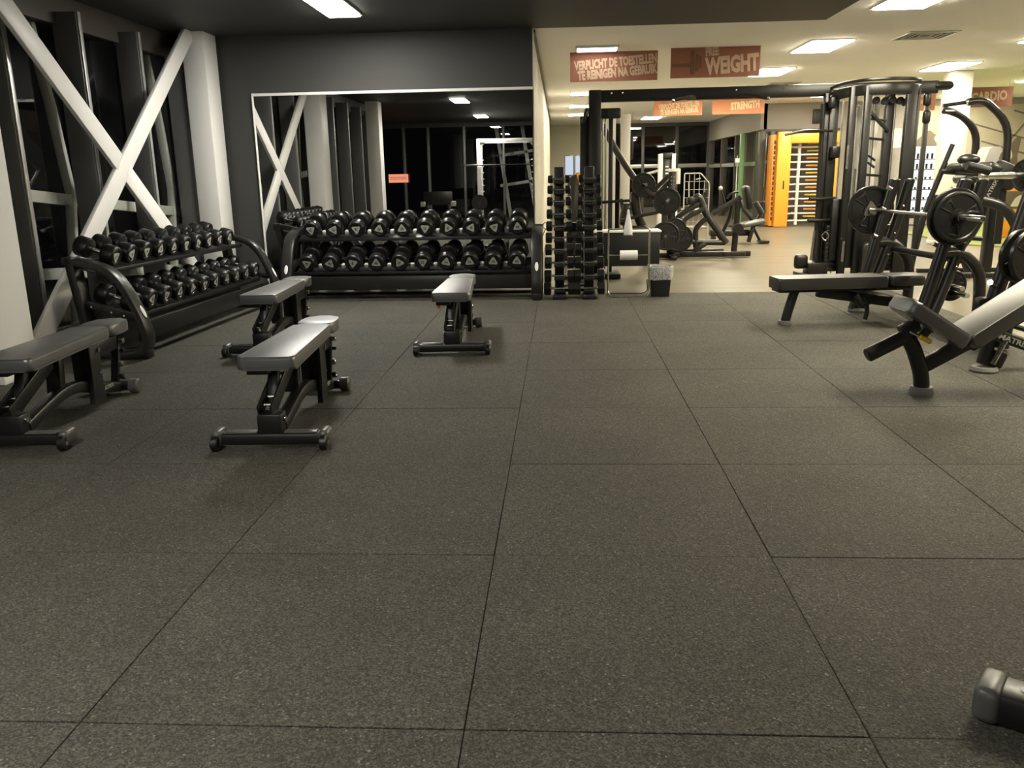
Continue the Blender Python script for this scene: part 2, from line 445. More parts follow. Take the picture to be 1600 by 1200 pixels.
# glazed back front behind the camera (seen in the mirror)
win2 = struct(B().box((-2.5, -6.55, 2.90), (13, .14, .20)).build('window_2', M_BROWN))
xs = [-8.2, -6.6, -5.45, -4.75, -4.0, -2.9, -1.7, -.4, .9, 2.2, 3.4]
for x in xs:
    B().box((x, -6.5, 1.42), (.07, .16, 2.80), .006).build('mullion', M_ALU, win2)
for a, b_ in zip(xs, xs[1:]):
    B().box(((a + b_) / 2, -6.55, 1.42), (b_ - a - .06, .012, 2.78)).build('pane', M_GLASS, win2)
struct(B().box((-9.0, -3, ZC / 2), (.2, 7.4, ZC)).build('wall_rear_left', M_DWALL))
struct(B().box((-6.7, .72, ZC / 2), (4.6, .2, ZC)).build('wall_rear_side', M_DWALL))
struct(B().box((9.9, -6.5, ZC / 2), (12.5, .2, ZC)).build('wall_rear', M_CREAM))
struct(B().box((15.6, 11, ZC / 2), (.2, 36, ZC)).build('wall_right', M_CREAM))
lat2 = thing('outdoor_lattice', 'grey leaning ladder-like lattice seen in the mirror, top right', 'lattice', (-1.45, -7.6, 0))
for x in (-.40, .42, 1.2):
    B().beam((x + .28, 0, 0), (x - .16, 0, 2.9), .11, .06, .005, (0, 1, 0)).build('post', M_OUTST, lat2)
for z in (1.05, 1.98):
    B().beam((-.45, 0, z - .02), (1.4, 0, z + .22), .06, .09, .005).build('rail', M_OUTST, lat2)

# far glass front at the end of the hall
win3 = struct(B().box((3.4, 29.55, 2.90), (3.2, .14, .12)).build('window_3', M_GFRAME))
B().box((3.4, 29.55, .10), (3.2, .14, .2)).build('sill', M_GFRAME, win3)
for x in (1.85, 2.79, 3.92, 4.97):
    B().box((x, 29.52, 1.45), (.10, .16, 2.85), .006).build('mullion', M_GFRAME, win3)
B().box((3.4, 29.51, 1.56), (3.1, .12, .12), .006).build('transom', M_ALUL, win3)
for a, b_ in ((1.9, 2.74), (2.84, 3.87), (3.97, 4.92)):
    B().box(((a + b_) / 2, 29.56, .86), (b_ - a, .012, 1.3)).build('pane', M_GLASS, win3)
    B().box(((a + b_) / 2, 29.56, 2.22), (b_ - a, .012, 1.22)).build('pane', M_GLASS, win3)
# side glazing between the far front and the entrance
win4 = struct(B().box((5.05, 25.8, 2.64), (.16, 7.5, .62)).build('window_4', M_GREYW))
for y in (29.3, 27.1, 25.0, 22.3):
    B().box((5.02, y, 1.16), (.14, .09, 2.32), .006).build('mullion', M_GFRAME, win4)
for a, b_ in ((27.1, 29.3), (25.0, 27.1), (22.3, 25.0)):
    B().box((5.05, (a + b_) / 2, 1.16), (.012, b_ - a - .08, 2.30)).build('pane', M_GLASS, win4)
B().box((5.0, 25.8, 1.52), (.06, 7.0, .10), .004).build('transom', M_ALUL, win4)
gd = thing('green_door_frame', 'tall green steel door frame in the grey side glazing', 'door frame', (4.72, 22.9, 0))
B().box((0, 0, 1.14), (.10, .16, 2.28), .008).build('jamb', M_GREEN, gd)
B().box((.14, .7, 1.14), (.08, .10, 2.28), .008).build('jamb', M_GREEN, gd)
B().beam((0, 0, 2.25), (.14, .7, 2.25), .1, .08, .006).build('head_rail', M_GREEN, gd)
B().box((.05, .3, 1.12), (.01, .6, 2.15), 0, Matrix.Rotation(-.2, 3, 'Z')).build('pane', glass_mat('green_tinted_glass', (.55, .8, .5)), gd)
# entrance wall with a glazed door and the opening for the turnstile
we = struct(B().box((9.9, 22.15, 2.62), (9.7, .2, .66)).build('wall_entrance', M_GREYW))
B().box((5.03, 22.1, 1.145), (.14, .26, 2.29), .006).build('pier', M_GFRAME, we)
B().box((5.27, 22.1, 1.145), (.13, .26, 2.29), .006).build('pier', M_GFRAME, we)
B().box((7.55, 22.15, 1.145), (1.3, .2, 2.29)).build('pier', M_GREYW, we)
B().box((11.4, 22.15, 1.145), (6.4, .2, 2.29)).build('wall_panel', M_CREAM, we)
B().box((5.95, 22.02, 2.30), (2.0, .06, .07), .004).build('lintel', M_GFRAME, we)
B().box((6.45, 22.02, 2.62), (.45, .06, .34), .004).build('dark_grille', M_PLAS, we)
door = struct(B().box((5.15, 22.12, 1.14), (.014, .05, 2.2), .003).build('door_1', M_ALUL))
B().box((5.15, 22.12, 1.55), (.16, .05, .09), .003).build('door_rail', M_ALUL, door)
B().box((5.15, 22.14, 1.14), (.17, .01, 2.2)).build('pane', M_GLASS, door)
B().tube([(5.12, 22.0, 1.28), (5.12, 22.0, .95)], .012, 8).build('door_handle', M_CHR, door)
struct(B().box((6.4, 25.6, ZC / 2), (2.6, .2, ZC)).build('wall_lobby', mat('lobby_wall', (.26, .22, .2), .7)))
struct(B().box((7.75, 23.9, ZC / 2), (.2, 3.4, ZC)).build('wall_lobby_side', mat('lobby_wall_side', (.4, .33, .3), .7)))
lamp_n = 0
# ================================================================ LIGHT PANELS
def lamp(x, y, sx, sy, m, lab, z=ZC, drop=.012, group=None):
    t = thing('ceiling_light', lab, 'ceiling light', (x, y, z - drop), 0, group)
    b = B()
    for s in (-1, 1):
        b.box((s * (sx / 2 - .012), 0, drop / 2 + .001), (.024, sy, drop + .004), .002)
        b.box((0, s * (sy / 2 - .012), drop / 2 + .001), (sx - .048, .024, drop + .004), .002)
    b.build('frame', M_WHITE, t)
    B().box((0, 0, drop * .5 - .008), (sx - .05, sy - .05, drop * .5 + .014), .004, seg=1).build('diffuser', m, t)
    return t
for y, lab in ((8.40, 'bright light panel in the charcoal ceiling at the top of the photo'),
               (1.10, 'light panel seen as the largest lamp in the mirror'),
               (-3.9, 'light panel seen as the second largest lamp in the mirror')):
    lamp(-2.13, y, .36, 1.0, M_DIFC, lab, ZC - .02)
hall = [(3.47, 8.95, 'largest light panel, cut by the top edge of the photo'),
        (3.48, 12.13, 'light panel over the cable rig, second from the front in the middle row'),
        (3.52, 15.05, 'light panel behind the end of the dark banner, third in the middle row'),
        (3.5, 18.3, 'light panel in the middle row near the orange letters'),
        (6.35, 14.9, 'light panel in front of the cream column'),
        (6.35, 11.75, 'light panel cut by the right edge beside the air vent'),
        (9.2, 17.4, 'light panel small at the right edge above the mural'),
        (.50, 18.1, 'light panel first in the left row beside the black tower'),
        (.50, 21.4, 'light panel second in the left row beside the black tower'),
        (.50, 24.4, 'light panel third in the left row beside the black tower'),
        (2.75, 26.6, 'light panel close to the far windows'),
        (5.9, 19.7, 'light panel half hidden by the cable rig, near the entrance'),
        (9.2, 20.6, 'light panel deepest at the right, near the mural'),
        (3.47, 5.4, 'light panel overhead, right of the charcoal ceiling, out of frame'),
        (6.35, 8.2, 'light panel overhead at the far right, out of frame'),
        (6.35, 4.2, 'light panel overhead to the right of the benches, out of frame')]
for x, y, lab in hall:
    lamp(x, y, .56, .56 if x == .50 else 1.12, M_DIFW, lab)
lamp(.49, 11.72, .56, .36, M_DIFD, 'slim surface lamp hanging above the left dark banner', ZC, .03)
lamp(6.4, 23.9, .6, .6, M_DIFD, 'added unseen light panel brightening the lobby behind the turnstile')  # added lamp, hidden above the entrance header, lights the lobby walls

# air vents
def vent(x, y, s, lab):
    t = thing('air_vent', lab, 'vent', (x, y, ZC - .012))
    f = B()
    for k in (-1, 1):
        f.box((k * s / 2, 0, .004), (.03, s + .03, .014), .003).box((0, k * s / 2, .004), (s - .03, .03, .014), .003)
    f.build('frame', M_ALUL, t)
    B().box((0, 0, .012), (s - .03, s - .03, .004)).build('backing', M_PLAS, t)
    for k in range(1, 4):
        q = s * k / 8.
        b = B()
        for j in (-1, 1):
            b.box((j * q, 0, .004), (.014, q * 2, .012), .002, Matrix.Rotation(j * .5, 3, 'Y')).box((0, j * q, .004), (q * 2, .014, .012), .002, Matrix.Rotation(-j * .5, 3, 'X'))
        b.build('louvre_ring', M_ALUL, t)
vent(4.55, 11.45, .58, 'square ceiling air vent beside the top right light panels')
vent(4.25, 17.2, .55, 'small square ceiling air vent above the cable rig')
vent(8.3, 15.6, .55, 'small square ceiling air vent right of the cream column')

# hanging banners
def banner(x, y, z, w, h, m, lab, lines, tm, extra=None, ang=.07):
    t = thing('hanging_banner', lab, 'banner', (x, y, z))
    B().box((0, .006, h / 2), (w, .008, h)).build('cloth', m, t)
    for s in (-1, 1):
        B().cyl((s * w * .42, .006, h), (s * w * .42, .006, max(h + .01, ZC - z - .012)), .003, n=6).build('cord', M_ALUL, t)
    for txt, tx, tz, size, xs, bold in lines:
        put('lettering', text_mesh(txt, size, tm, bold, xs), t, (tx, -.002, tz), (pi / 2, -ang, 0))
    if extra: extra(t)
    return t
banner(.727, 12.0, 2.555, 1.165, .375, M_BANR, 'dark red hanging banner, two lines of Dutch text, upper left',
       [('VERPLICHT DE TOESTELLEN', .025, .235, .155, .565, .008), ('TE REINIGEN NA GEBRUIK', .045, .105, .155, .575, .008)], M_BANT)
def bell(t):
    B().box((-.42, -.001, .16), (.30, .008, .045)).build('print_bar', M_BANB, t)
    B().box((-.30, -.0015, .19), (.05, .008, .30)).box((-.235, -.0015, .19), (.035, .008, .22)).box((-.195, -.0015, .2), (.025, .008, .15)).build('print_plates', M_BANB, t)
banner(2.07, 12.0, 2.57, 1.175, .385, M_BANR, 'dark red hanging banner with barbell print, upper middle',
       [('FREE', -.045, .32, .14, .60, .008), ('WEIGHT', .225, .15, .285, .625, .014)], M_BANT, bell)
banner(2.66, 20.0, 2.585, 1.08, .33, M_BANR2, 'orange hanging banner with two lines of text, further back left',
       [('VERPLICHT DE TOESTELLEN', .02, .215, .15, .48, .008), ('TE REINIGEN NA GEBRUIK', .03, .09, .15, .48, .008)], M_BANT2)
banner(4.0, 20.0, 2.59, 1.15, .33, M_BANR2, 'orange hanging banner headed strength, further back right',
       [('STRENGTH', .15, .18, .21, .60, .012)], M_BANT2)
banner(7.05, 17.5, 2.42, .42, .40, M_BANR2, 'small orange banner with faint text left of the cream column',
       [('VERPLICHT', 0, .29, .10, .55, .004), ('TE REINIGEN', 0, .16, .09, .5, .004)], M_BANT2)
banner(8.05, 17.2, 2.44, 1.0, .36, M_BANR, 'dark red banner half behind the cream column, pale capitals',
       [('CARDIO', .07, .18, .24, .72, .012)], M_BANT)
column(6.9, 15.8, .36, .36, 'cream square column at the right, in front of the mural', M_CREAM)
# ================================================================ DUMBBELL RACKS
def rack_frame(name, lab, L, loc, rz):
    t = thing(name, lab, 'dumbbell rack', loc, rz)
    path = [(0, .60, .775), (0, .40, .745), (0, .25, .70), (0, .145, .58), (0, .035, .34), (0, -.01, .17), (0, .03, .05), (0, .14, .032), (0, .52, .032)]
    up = B().tube(path, .028, h=.12, fil=.09, up=(1, 0, 0)).mesh('upright', M_GRAPH)
    oval = B().lathe([(.020, 0), (.020, .003), (.017, .005)], (0, 0, 0), (0, 0, 1), 20).mesh('badge', M_PAPER)
    for v in oval.vertices: v.co.y *= 2.6
    for s, x in ((-1, 0), (1, L)):
        u = put('upright', up, t, (x, 0, 0))
        put('badge', oval, u, (0, .0165, .373), (1.141, 0, 0), 'pale oval badge')
        B().box((x, .17, .045), (.10, .36, .08), .012).build('foot_plate', M_BLK, t)
        B().beam((x, .46, .06), (x, .55, .80), .07, .12, .008, (1, 0, 0)).build('back_post', M_BLK, t)
        a = B().beam((x, .08, .325), (x, .50, .44), .06, .045, .006).build('tier_arm', M_BLK, t)
        bo = B()
        for q in ((.16, .345), (.26, .372), (.42, .416)):
            for sx in (-1, 1): bo.cyl((x + sx * .030, q[0], q[1]), (x + sx * .036, q[0], q[1]), .008, n=8)
        bo.build('bolts', M_CHR, a)
    for k, (y0, z0) in enumerate(((.16, .335), (.33, .70))):
        for j, dy in enumerate((.03, .27)):
            B().beam((.03, y0 + dy, z0 + dy * .25 - .035), (L - .03, y0 + dy, z0 + dy * .25 - .035), .05, .035, .004).build('tier_rail', M_BLK, t)
        B().box((L / 2, y0 + .15, z0 - .008), (L - .08, .20, .008), .002, Matrix.Rotation(.245, 3, 'X')).build('tier_tray', M_GRAPH, t)
    B().box((L / 2, .09, .205), (L - .05, .03, .15), .006).build('front_beam', M_BLK2, t)
    B().box((L / 2, .44, .20), (L - .08, .03, .10), .004).build('rear_beam', M_BLK, t)
    return t

def head_mesh(R, Lh):
    b = B()
    pr = [(0, .012), (R * .60, .012), (R * .64, .004), (R * .80, 0), (R * .90, .004), (R, .018), (R, Lh - .018), (R * .92, Lh - .004), (R * .7, Lh), (.02, Lh), (0, Lh)]
    b.lathe(pr, (0, 0, 0), (0, 1, 0), 24)
    return b.mesh('head', M_RUBH)
def dumbbell_proto(R, Lt):
    Lh = Lt * .33
    h = head_mesh(R, Lh)
    hb = B().lathe([(.014, -.01), (.0155, .03), (.0175, (Lt - 2 * Lh) / 2), (.0155, Lt - 2 * Lh - .03), (.014, Lt - 2 * Lh + .01)], (0, -(Lt - 2 * Lh) / 2, R), (0, 1, 0), 14).mesh('handle', M_CHR)
    r = R * .70
    tri = rounded_poly([(r * math.cos(a), r * math.sin(a)) for a in (pi / 2, pi / 2 + 2 * pi / 3, pi / 2 + 4 * pi / 3)], r * .42)
    bd = B().prism(tri, 0, .006, None, .0015, 1).mesh('badge', M_BADGE)
    return h, hb, bd
_num = {}
def dumbbell(proto, R, Lt, M, kg, spin, lab, group, numeral=True):
    h, hb, bd = proto
    t = thing('dumbbell', lab, 'dumbbell', (0, 0, 0), 0, group)
    t.matrix_world = M
    put('head', h, t, (0, -Lt / 2, R)); put('head', h, t, (0, Lt / 2, R), (0, 0, pi))
    put('handle', hb, t)
    b = put('badge', bd, t, (0, -Lt / 2 + .013, R), (pi / 2, spin, 0), 'grey rounded triangular badge')
    if kg not in _num:
        _num[kg] = text_mesh(kg, R * .46, M_INK, .001, .85, name='numeral', ext=.0006)
    put('numeral', _num[kg], b, (0, -.002, .0066))
    return t

SPINS = [60, 30, 180, 10, 0, 180, 90, -90, -80, 0, 70, 25, 75, 5, 95, 180, 12, 3, 0, 0, 40]
ORD = ['first', 'second', 'third', 'fourth', 'fifth', 'sixth', 'seventh', 'eighth', 'ninth', 'tenth', 'eleventh']
TILT_D = .30
def fill(rack, R, Lt, L, tiers, where, grp, end):
    pr = dumbbell_proto(R, Lt); k = 0
    bpy.context.view_layer.update()
    for tier, n, x0, dx, yc, z0, kg0 in tiers:
        sad = B().box((0, 0, 0), (.045, .055, .05), .008).mesh('saddle', M_LGREY)
        for i in range(n):
            M = rack.matrix_world @ Matrix.Translation((x0 + i * dx, yc, z0)) @ Matrix.Rotation(TILT_D, 4, 'X')
            M = M @ Matrix.Translation((0, 0, random.uniform(0, .003)))
            kg = kg0 + 2 * i
            dumbbell(pr, R, Lt, M, str(kg), math.radians(SPINS[k % len(SPINS)] + random.uniform(-6, 6)),
                     '%s black round dumbbell from the %s on the %s tier of the %s' % (ORD[i], end, tier, where), grp)
            k += 1
            if i < n - 1:
                put('saddle', sad, rack, (x0 + (i + .5) * dx, yc - .085, z0 + .005), (TILT_D, 0, 0))
rack_m = rack_frame('dumbbell_rack', 'two-tier dumbbell rack under the mirror, grey curved ends', 2.80, (-3.06, 9.235, 0), 0)
fill(rack_m, .096, .36, 2.80, [('upper', 10, .225, .262, .505, .745, 22), ('lower', 10, .20, .264, .335, .38, 42)], 'mirror rack', 'dumbbells on the mirror rack', 'left')
rack_w = rack_frame('dumbbell_rack', 'two-tier dumbbell rack along the left windows, grey curved ends', 2.70, (-3.235, 6.32, 0), pi / 2 - .05)
fill(rack_w, .083, .34, 2.70, [('upper', 10, .24, .235, .505, .745, 2), ('lower', 11, .165, .238, .335, .38, 8)], 'window rack', 'dumbbells on the window rack', 'near end')

# ================================================================ ADJUSTABLE BENCHES
def pad(poly, z0, z1, bev, r=.03, M=None):
    return B().prism(rounded_poly(poly, r), z0, z1, M, bev, 3)
def make_bench(lab):
    t = thing('adjustable_bench', lab, 'weight bench', (0, 0, 0), 0, 'adjustable benches on the rubber floor')
    # front foot with wheels, flat top panels
    ff = B().tube([(-.275, 0, .052), (.275, 0, .052)], .04, h=.062, up=(0, 0, 1)).build('front_foot', M_BLK, t)
    for s in (-1, 1):
        B().box((s * .155, 0, .086), (.17, .055, .008), .004).build('foot_panel', M_CAP, ff)
        c = B().box((s * .278, .01, .056), (.055, .12, .088), .022, seg=3).build('end_cap', M_CAP, t)
        B().cyl((s * .262, -.055, .040), (s * .300, -.055, .040), .038, n=18, bev=.006).build('wheel', M_PLAS, c)
        B().cyl((s * .300, -.055, .040), (s * .304, -.055, .040), .012, n=10).build('axle', M_CHR, c)
    # pedestal and arched spine
    B().box((0, .02, .125), (.13, .10, .12), .012).build('pedestal', M_BLK, t)
    B().cyl((-.075, .02, .15), (.075, .02, .15), .014, n=10).build('pivot_bolt', M_CHR, t)
    sp = B().tube([(.035, .05, .10), (.035, .20, .135), (.035, .42, .185), (.035, .62, .185), (.035, .85, .11), (.035, 1.12, .055)], .034, h=.068, fil=.12, up=(1, 0, 0)).build('spine', M_BLK2, t)
    put('lettering', text_mesh('MATRIX', .034, M_LGREY, .0006, 1.25), sp, (.0705, .93, .098), (pi / 2, 0, pi / 2))
    # rear foot with rubber rollers
    B().tube([(-.11, 1.16, .05), (.11, 1.16, .05)], .034, h=.055, up=(0, 0, 1)).build('rear_foot', M_BLK, t)
    for s in (-1, 1):
        B().cyl((s * .10, 1.16, .05), (s * .165, 1.16, .05), .047, n=18, bev=.009).build('roller', M_CAP, t)
    # ladder under the back pad
    for s in (-1, 1):
        B().beam((s * .034 - .02, -.015, .185), (s * .034 - .02, .43, .375), .085, .012, .004, (1, 0, 0)).build('ladder_plate', M_BLK, t)
    pg = B().cyl((-.054, 0, 0), (.014, 0, 0), .008, n=8).mesh('ladder_peg', M_CHR)
    for k in range(6): put('ladder_peg', pg, t, (0, .05 + .064 * k, .215 + .027 * k))
    B().beam((-.02, .13, .20), (-.02, .20, .395), .045, .055, .006, (1, 0, 0)).build('support_strut', M_BLK2, t)
    B().beam((-.02, .50, .17), (-.02, .53, .39), .06, .085, .008, (1, 0, 0)).build('rear_strut', M_BLK2, t)
    B().box((-.07, .16, .392), (.11, .20, .04), .006).build('hinge_block', M_BLK, t)
    # upright post between the pads
    B().prism([(-.075, .05), (.075, .05), (.060, .20), (.065, .40), (-.065, .40), (-.060, .20)], -.016, .016, Matrix.Translation((.085, .76, 0)) @ Matrix(((0, 0, 1, 0), (1, 0, 0, 0), (0, 1, 0, 0), (0, 0, 0, 1))), .004).build('post_plate', M_BLK2, t)
    B().box((.02, .78, .30), (.10, .11, .24), .01).build('post', M_BLK, t)
    B().cyl((.095, .80, .365), (.112, .80, .365), .015, n=10).build('hinge_bolt', M_CHR, t)
    B().cyl((.095, .79, .225), (.108, .79, .225), .010, n=10).build('post_bolt', M_CHR, t)
    B().box((.0, 1.02, .345), (.11, .30, .10), .014).build('seat_box', M_BLK, t)
    # seat adjuster, pop pins and rollers hanging at the back
    adj = B().beam((.035, 1.10, .06), (.035, 1.19, .36), .035, .05, .006, (1, 0, 0)).build('seat_adjuster', M_BLK, t)
    for k, (y, z, r) in enumerate(((1.19, .345, .017), (1.18, .285, .012), (1.15, .20, .019), (1.13, .125, .015), (1.16, .105, .012))):
        B().cyl((.05, y, z), (.085, y, z), r, n=10, bev=.003).build('pop_pin', M_CHR if k % 2 == 0 else M_PLAS, adj)
    # pads
    B().box((-.01, .52, .403), (.16, .92, .014)).build('pad_board', M_PLAS, t)
    pad([(-.150, -.01), (.150, -.01), (.112, .97), (-.112, .97)], .410, .482, .020).build('back_pad', M_PAD, t)
    pad([(-.108, .985), (.108, .985), (.118, 1.16), (.085, 1.30), (-.085, 1.30), (-.118, 1.16)], .410, .480, .020, .05).build('seat_pad', M_PAD, t)
    return t
b1 = make_bench('adjustable bench with a worn grey pad, nearest and most central')
b1.location = (-1.50, 4.09, 0); b1.rotation_euler = (0, 0, .035)
dup(b1, None, (-.848, 6.42, 0), (0, 0, .03), 'adjustable bench standing alone before the mirror rack, an orange tag underneath')
dup(b1, None, (-2.878, 4.07, 0), (0, 0, .06), 'adjustable bench cut by the left edge of the photo')
dup(b1, None, (-2.36, 6.40, 0), (0, 0, .03), 'adjustable bench between the window rack and the central bench')
tg = thing('hang_tag', 'small orange tag dangling under the bench before the mirror rack', 'tag', (-.955, 6.56, .385))
B().tube([(0, 0, .025), (0, 0, 0), (-.01, 0, -.012)], .003, 6).build('cord', M_RED, tg)
B().box((-.01, 0, -.03), (.03, .006, .035), .003).build('label_card', M_ORANGE, tg)
# machine foot in the lower right corner of the photo
mf = thing('machine_foot', 'dark machine foot tube with a grey end cap, bottom right corner', 'machine', (1.10, 1.93, 0), -.62)
B().box((-.018, 0, .048), (.064, .135, .096), .022, seg=3).build('end_cap', M_CAP, mf)
B().tube([(.010, 0, .046), (.75, 0, .046)], .058, h=.088, up=(0, 0, 1)).build('foot_tube', M_BLK, mf)
B().box((.33, 0, .091), (.46, .06, .006), .003).build('foot_panel', M_CAP, mf)
B().cyl((.055, .0, .088), (.055, 0, .0935), .011, n=12).build('bolt', M_PAPER, mf)
# ================================================================ DUMBBELL TREE, STAND, BIN, COUNTER
dt = thing('dumbbell_tree', 'upright twin-post stand of small dumbbells at the end of the mirror wall', 'dumbbell stand', (.155, 9.46, 0))
for s, nm in ((-1, -.165), (1, .165)):
    B().box((nm, .05, .72), (.105, .07, 1.42), .008).build('post', M_BLK, dt)
    B().box((nm, .02, .025), (.15, .42, .05), .01).build('foot', M_BLK, dt)
B().box((0, .055, .10), (.26, .05, .08), .006).build('cross_tie', M_BLK, dt)
B().box((0, .055, .78), (.26, .05, .10), .006).build('cross_tie', M_BLK, dt)
B().box((0, .02, .665), (.09, .02, .05), .004).build('maker_badge', M_PAPER, dt, label='pale lettered badge')
rows = [.115, .255, .40, .545, .675, .80, .93, 1.065, 1.19, 1.30]
for i, z in enumerate(rows):
    R = .080 - .0036 * i; Lt = .35 - .012 * i
    hm = B().lathe([(R * .7, 0), (R, .008), (R, Lt * .24 - .008), (R * .7, Lt * .24)], (0, 0, 0), (1, 0, 0), 6).mesh('head', M_RUBH)
    hn = B().cyl((-Lt * .27, 0, 0), (Lt * .27, 0, 0), .014, n=10).mesh('handle', M_CHR)
    for s, side in ((-1, 'left'), (1, 'right')):
        B().box((s * .165, -.03, z - .035), (.12, .14, .035), .006).build('holder', M_BLK, dt)
        t = thing('dumbbell', 'small black hex dumbbell, row %s from the bottom, %s post of the dumbbell tree' % (['one', 'two', 'three', 'four', 'five', 'six', 'seven', 'eight', 'nine', 'ten'][i], side), 'dumbbell', (.155 + s * .165, 9.46 - .075, z), 0, 'small dumbbells on the tree')
        put('head', hm, t, (-Lt / 2, 0, 0)); put('head', hm, t, (Lt / 2 - Lt * .24, 0, 0)); put('handle', hn, t)
# karabiner hanging on the rack end
kb = thing('karabiner', 'steel snap hook on a short strap at the right rack end', 'hook', (-.165, 9.66, .79))
B().tube([(0.03 * math.cos(a), 0, .035 * math.sin(a)) for a in [i * 2 * pi / 12 for i in range(12)]], .006, 6, closed=True).build('ring', M_CHR, kb)
B().beam((0, 0, -.035), (-.06, 0, -.17), .022, .008, .002).build('strap', M_BLK, kb)

st = thing('paper_roll_stand', 'chrome wire stand holding a paper roll, next to the bin', 'stand', (.755, 9.40, 0))
B().tube(fillet([(-.225, 0, .014), (-.225, 0, .755), (.225, 0, .755), (.225, 0, .014)], .02), .009, 8).build('back_loop', M_CHR, st)
B().tube([(-.225, 0, .30), (-.225, -.0, .06), (-.20, -.03, .014), (.20, -.03, .014), (.225, 0, .06), (.225, 0, .30)], .009, 8, fil=.03).build('base_loop', M_CHR, st)
B().tube([(-.225, 0, .47), (.225, 0, .47)], .006, 8).build('roll_bar', M_CHR, st)
B().tube([(.205, .01, .20), (.215, .01, .07), (.16, .01, .045), (-.2, .01, .045)], .006, 6, fil=.03).build('inner_wire', M_PLAS, st)
B().box((-.01, .0, .69), (.10, .09, .008), .002).build('bottle_shelf', M_CHR, st)
B().box((-.01, .04, .722), (.10, .006, .066), .002).build('shelf_back', M_CHR, st)
pr = thing('paper_roll', 'white paper towel roll on the wire stand', 'paper roll', (.755, 9.40, .47))
B().lathe([(.012, -.095), (.053, -.095), (.053, .095), (.012, .095), (.012, -.095)], (0, 0, 0), (1, 0, 0), 24, False).build('paper', M_PAPER, pr)
B().lathe([(.0115, -.097), (.016, -.097), (.016, .097), (.0115, .097), (.0115, -.097)], (0, 0, 0), (1, 0, 0), 16, False).build('core', M_LGREY, pr)
bo = thing('spray_bottle', 'white tapering bottle standing above the paper roll', 'bottle', (.745, 9.40, .696))
B().lathe([(.044, 0), (.048, .01), (.048, .05), (.036, .12), (.022, .19), (.016, .22)], (0, 0, 0), (0, 0, 1), 20).build('body', M_PAPER, bo)
B().lathe([(.015, .218), (.014, .25), (.011, .268)], (0, 0, 0), (0, 0, 1), 14).build('cap', M_PAPER, bo)
bn = thing('waste_bin', 'small black waste bin with a clear bag over the rim', 'bin', (1.115, 9.50, 0))
B().ring([[V(sx * w, sy * w * .8, z) for sx, sy in rrect(2, 2, .25, 3)] for w, z in ((.100, .002), (.124, .325), (.117, .325), (.096, .02))], True, True).build('bin_body', M_PLAS, bn)
B().ring([[V(sx * w * (1 + .04 * math.sin(7 * i)), sy * w * .8 * (1 + .04 * math.cos(5 * i)), z + .006 * math.sin(3 * i)) for i, (sx, sy) in enumerate(rrect(2, 2, .25, 4))] for w, z in ((.122, .19), (.130, .23), (.132, .30), (.130, .345), (.118, .345), (.112, .28))], False, False).build('bag', M_BAG, bn)

ct = thing('low_counter', 'low black counter with a white top edge behind the wire stand', 'counter', (.875, 10.88, 0))
B().box((-.10, 0, .42), (.94, .36, .42), .006).build('body', M_PLAS, ct)
B().box((-.10, -.0, .641), (.97, .40, .022), .004).build('worktop', M_PAPER, ct)
B().box((.335, -.15, .10), (.07, .07, .20), .004).build('leg', M_PLAS, ct)
B().box((.335, .15, .10), (.07, .07, .20), .004).build('leg', M_PLAS, ct)
B().box((-.535, .0, .10), (.07, .3, .20), .004).build('leg', M_PLAS, ct)

# ================================================================ CABLE RIG (two towers and the beam between them)
rg = thing('cable_rig', 'tall black cable crossover rig, long top beam between two towers', 'cable machine', (0, 0, 0))
YL, YR = 11.45, 10.95
def pulley(c, r, ax=(1, 0, 0)):
    c = Vector(c); a = Vector(ax)
    return B().lathe([(.01, -.014), (r, -.014), (r, -.008), (r * .86, 0), (r, .008), (r, .014), (.01, .014)], c, a, 16)
bm_ = B().beam((.50, YL, 2.315), (4.55, YR, 2.285), .12, .145, .01).build('top_beam', M_BLK, rg)
for f in (.04, .075, .42, .56, .90, .93):
    p = V(.5, YL, 2.315).lerp(V(4.55, YR, 2.285), f)
    B().sphere(p + V(0, -.06, .03), .016, n=8).build('bolt', M_CHR, bm_)
# pull-up handles under the beam
for s, x in ((-1, 1.70), (1, 2.24)):
    h = B().tube([(x, 11.2, 2.26), (x + s * .08, 11.1, 2.26), (x + s * .30, 10.95, 2.205)], .020, 8, fil=.05).build('pull_up_handle', M_BLK2, rg)
    B().sphere((x + s * .305, 10.945, 2.203), .024, n=8).build('end_cap', M_CHR, h)
# left tower
B().box((.455, YL, 1.195), (.16, .22, 2.39), .014).build('tower_post', M_BLK, rg)
B().box((.33, YL + .05, 1.05), (.13, .18, 2.05), .01).build('tower_guard', M_BLK, rg)
B().box((.42, YL, .03), (.75, .60, .06), .01).build('tower_base', M_BLK, rg)
hd = B().box((.62, YL - .06, 2.10), (.34, .06, .13), .055, seg=4).build('pulley_plate', M_BLK, rg)
B().beam((.30, YL - .1, 1.98), (.36, YL - .1, 2.17), .06, .14, .03).build('pulley_plate', M_BLK, rg)
pulley((.66, YL - .11, 2.10), .055, (0, 1, 0)).build('pulley', M_GRAPH, hd)
col_ = B().box((.665, YL + .0, 1.05), (.055, .055, 2.02), .004).build('perforated_column', M_GRAPH, rg)
hol = B()
for k in range(26): hol.cyl((.665, YL - .0285, .25 + k * .066), (.665, YL - .0255, .25 + k * .066), .011, n=8)
hol.build('holes', M_INK, col_)
B().cyl((.56, YL, .1), (.56, YL, 2.05), .012, n=8).build('guide_rod', M_CHR, rg)
B().cyl((.60, YL, .1), (.60, YL, 2.05), .012, n=8).build('guide_rod', M_CHR, rg)
B().cyl((.55, YL, .98), (.92, YL - .1, 1.0), .020, n=10).build('handle_peg', M_BLK2, rg)
